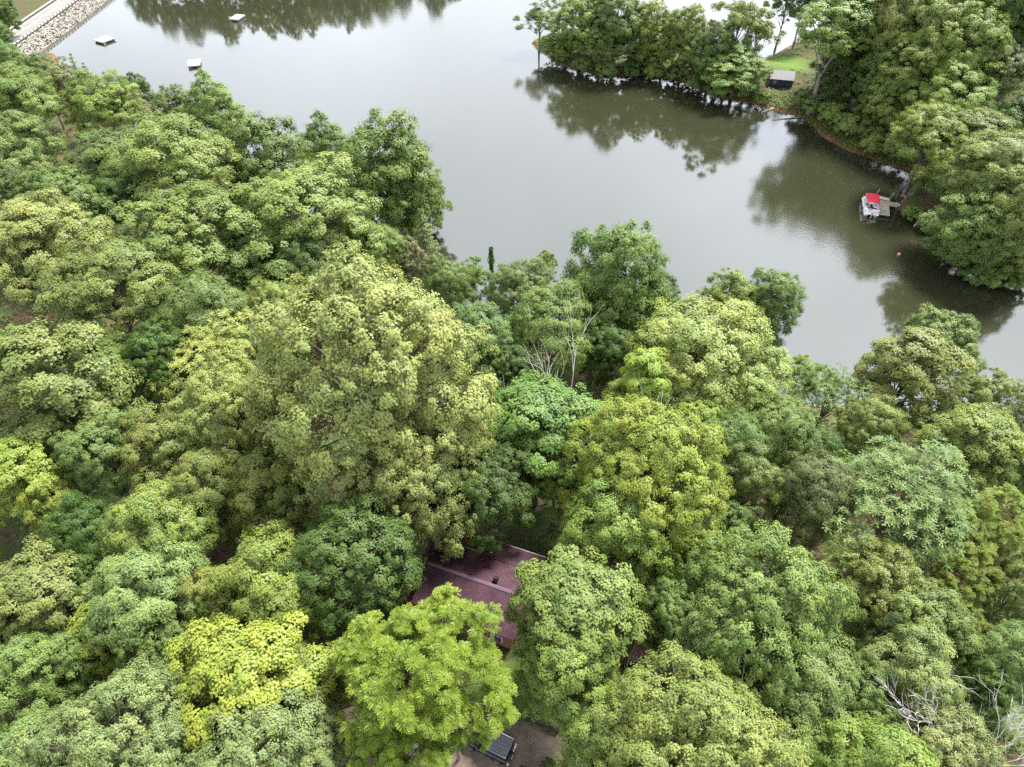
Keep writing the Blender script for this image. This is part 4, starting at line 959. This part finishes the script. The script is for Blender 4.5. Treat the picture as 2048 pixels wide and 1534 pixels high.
for i, (u, v, s, lab) in enumerate([(1128,1412,.34,'largest brown stone in the heap behind the round white lamp'),(1120,1424,.28,'stone at the left of the heap behind the round white lamp'),(1138,1404,.25,'upper right stone of the heap behind the white lamp'),(1117,1434,.22,'lowest stone of the heap above the round white lamp'),(1133,1420,.2,'small stone at the right of the heap behind the white lamp')]):
    p = unproj(u, v, 11.6); V, Tq, _ = rock_mesh(np.random.default_rng(40 + i), 1, lambda k: (np.zeros(3), s)); o = np_mesh('stone', V, Tq, m_rock); o.location = (p[0], p[1], gz(p[0], p[1]) + s * .35); tag(o, lab, 'stone', 'stones on the lawn')
p = unproj(1107, 1452, 11.8); mb = MB(); mb.tube([(0, 0, 0), (0, 0, .35)], .03, 6); lampo = empty('garden_lamp', (p[0], p[1], gz(p[0], p[1]) - .05)); tag(lampo, 'round white globe on a short stake at the end of the timber wall', 'garden globe'); mb.build('stake', M_RUBBER, lampo)
mb = MB(); mb.tube([(0, 0, .3), (0, 0, .34), (0, 0, .44), (0, 0, .54), (0, 0, .58)], [.05, .13, .165, .13, .04], 12); mb.build('globe', M_WHITE, lampo, True)
wp3 = unproj(1282, 1304, 13.2); bx = tag(empty('play_tower', (wp3[0], wp3[1], 11.0), R_(-28)), 'brown wooden platform structure half hidden right of the layered light green tree', 'wooden structure')
for k in range(6):
    mb = MB(); mb.box((-.62 + k * .25, 0, 2.2), (.235, 1.9, .05)); mb.build('board', mat('faded_brown_wood', (.15, .085, .06), .85, .25, 4) if k == 0 else bpy.data.materials['faded_brown_wood'], bx)
for sx in (-.7, .7):
    for sy in (-.9, .9):
        mb = MB(); mb.box((sx, sy, 1.5), (.12, .12, 3.2)); mb.build('post', bpy.data.materials['faded_brown_wood'], bx)
for sy in (-.97, .97):
    mb = MB(); mb.box((0, sy, 2.9), (1.6, .05, .14)); mb.build('rail', bpy.data.materials['faded_brown_wood'], bx)
mb = MB(); mb.box((.1, 1.0, 3.2), (1.5, .5, .05), 0, .5); mb.build('roof_board', mat('mauve_wood', (.16, .09, .10), .8), bx)

# ------------------------------------------------------------------ parked black off-road vehicle, rear to the camera's right
vp = unproj(1024, 1500, 12.75); va = math.atan2(.41, -.91); fw = Vector((math.cos(va), math.sin(va), 0))
car = tag(empty('off_road_car', (vp[0] + fw.x * .15, vp[1] + fw.y * .15, 11.03), va), 'black boxy off-road car with ribbed grey roof parked on the driveway', 'car')
m_cg = mat('car_glass', (.012, .014, .018), .06); m_cr = mat('grey_roof_panel', (.14, .145, .165), .35, .12, 2); m_chrome = mat('chrome', (.7, .7, .72), .2, metal=.9)
def loft(sections, m, name, par, smooth=False):
    """closed body from outline sections (lists of points of equal length)"""
    mb = MB(); n = len(sections[0]); P = [p for s in sections for p in s]; F = [(i * n + k, i * n + (k + 1) % n, (i + 1) * n + (k + 1) % n, (i + 1) * n + k) for i in range(len(sections) - 1) for k in range(n)]
    F += [tuple(range(n))[::-1], tuple(range((len(sections) - 1) * n, len(sections) * n))]; mb.add(P, F); return mb.build(name, m, par, smooth)
def sec(x, hw_, z0, z1, r=.08): return [(x, -hw_ + r, z0), (x, hw_ - r, z0), (x, hw_, z0 + r), (x, hw_, z1 - r), (x, hw_ - r, z1), (x, -hw_ + r, z1), (x, -hw_, z1 - r), (x, -hw_, z0 + r)]
loft([sec(0, .84, .5, 1.08), sec(.05, .88, .42, 1.12), sec(2.55, .88, .42, 1.12), sec(2.7, .84, .42, 1.08), sec(3.85, .76, .45, 1.02), sec(3.98, .72, .52, .96)], M_BLACK, 'body', car)
cabn = loft([sec(.04, .80, 1.10, 1.66), sec(.10, .80, 1.10, 1.72), sec(2.1, .78, 1.10, 1.72), sec(2.5, .78, 1.10, 1.2)], M_BLACK, 'cabin_shell', car)
for s in (-1, 1):
    for x0, x1 in ((.25, 1.0), (1.15, 2.0)):
        mb = MB(); mb.box(((x0 + x1) / 2, s * .795, 1.4), (x1 - x0, .025, .42)); mb.build('side_window', m_cg, car)
mb = MB(); mb.box((.03, 0, 1.42), (.03, 1.25, .42)); mb.build('rear_window', m_cg, car)
mb = MB(); mb.box((1.05, 0, 1.735), (2.0, 1.42, .03)); rf = mb.build('roof_panel', m_cr, car)
for k in range(6):
    mb = MB(); mb.box((1.05, -.58 + k * .232, 1.765), (1.9, .09, .035)); mb.build('roof_rib', m_cr, rf)
for s in (-1, 1):
    mb = MB(); mb.box((1.05, s * .755, 1.78), (2.05, .045, .05)); mb.build('drip_rail', m_chrome, car)
mb = MB(); mb.box((.06, 0, 1.775), (.035, 1.45, .03)); mb.build('rear_roof_trim', mat('tan_trim', (.40, .30, .25), .5), car)
for x in (.75, 3.1):
    for s in (-1, 1):
        mb = MB(); mb.tube([(x, s * .66, .38), (x, s * .93, .38)], .385, 18); wl = mb.build('wheel', M_RUBBER, car); mb = MB(); mb.tube([(x, s * .92, .38), (x, s * .945, .38)], .22, 12); mb.build('rim', m_chrome, wl)
        mb = MB(); mb.tube([(x - .48, s * .92, .55), (x - .35, s * .92, .82), (x, s * .92, .92), (x + .35, s * .92, .82), (x + .48, s * .92, .55)], .07, 5); mb.build('wheel_arch', M_RUBBER, car)
mb = MB(); mb.box((-.12, 0, .55), (.18, 1.66, .17)); mb.build('rear_bumper', m_chrome, car)
mb = MB(); mb.tube([(-.04, .25, 1.0), (-.27, .25, 1.0)], .37, 18); sw = mb.build('spare_wheel', M_RUBBER, car); mb = MB(); mb.tube([(-.26, .25, 1.0), (-.285, .25, 1.0)], .2, 12); mb.build('rim', M_WHITE, sw)
for s in (-1, 1):
    mb = MB(); mb.box((-.02, s * .76, .86), (.05, .13, .24)); mb.build('tail_lamp', mat('tail_red', (.35, .01, .01), .3), car)
    mb = MB(); mb.box((2.35, s * .98, 1.22), (.12, .2, .16)); mb.build('mirror', M_BLACK, car)
    mb = MB(); mb.tube([(3.98, s * .5, .75), (4.02, s * .5, .75)], .11, 12); mb.build('headlight', M_WHITE, car)
# red cloth-like roof patch seen through the trees at the right edge
rq = unproj(2030, 139, 4.2); mb = MB(); mb.add([(-3.2, -1.5, 2.4), (3.2, -1.5, 2.4), (3.2, 0, 3.4), (-3.2, 0, 3.4), (-3.2, 1.5, 2.4), (3.2, 1.5, 2.4)], [(0, 1, 2, 3), (3, 2, 5, 4)]); red = tag(empty('red_roofed_shelter', (rq[0], rq[1], gz(rq[0], rq[1])), .2), 'red roof showing through the trees at the upper right edge', 'shelter'); mb.build('roof', mat('red_roof', (.36, .05, .055), .6, .15, 2), red)
for sx in (-3, 3):
    for sy in (-1.3, 1.3): mb = MB(); mb.box((sx, sy, 1.2), (.12, .12, 2.5)); mb.build('post', M_BARK, red)

# ------------------------------------------------------------------ small litter: leaves on the roof, leaves and flecks afloat along the far bank
rng = np.random.default_rng(21); n = 150; x = rng.uniform(-HL + .3, HL - .3, n); y = rng.uniform(-RN + .2, RF - .2, n); zz = np.where(y < 0, zr + (zr - zn) / RN * y, zr - (zr - zf) / RF * y) + .055
V, Q = leaf_quads(np.stack([x, y, zz], -1), unit(UPV + rng.normal(size=(n, 3)) * .25), rng.normal(size=(n, 3)), rng.uniform(.08, .2, n), rng.uniform(.05, .12, n))
lf = np_mesh('fallen_leaves', V, Q, mat('dead_leaf', (.05, .03, .025), .9, .5, 6), None, cab); lf['kind'] = 'stuff'
fl_ = []
for c, (su, sv), k in (((1440, 195), (70, 16), 90), ((1700, 350), (70, 30), 60), ((1300, 165), (80, 10), 70), ((1850, 480), (40, 30), 25)):
    for _ in range(k): fl_.append(unproj(c[0] + rng.normal() * su, c[1] + rng.normal() * sv, .015))
P = np.array(fl_); P = P[lake_sd(P[:, 0], P[:, 1]) < -.6]; n = len(P)
V, Q = leaf_quads(P, np.tile(UPV, (n, 1)) + rng.normal(size=(n, 3)) * .03, rng.normal(size=(n, 3)), rng.uniform(.12, .3, n), rng.uniform(.08, .2, n))
tag(np_mesh('floating_leaves', V, Q, mat('floating_leaf', (.11, .10, .06), .8, .3, .4)), 'scattered leaves and flecks afloat along the far bank', 'leaves', kind='stuff')
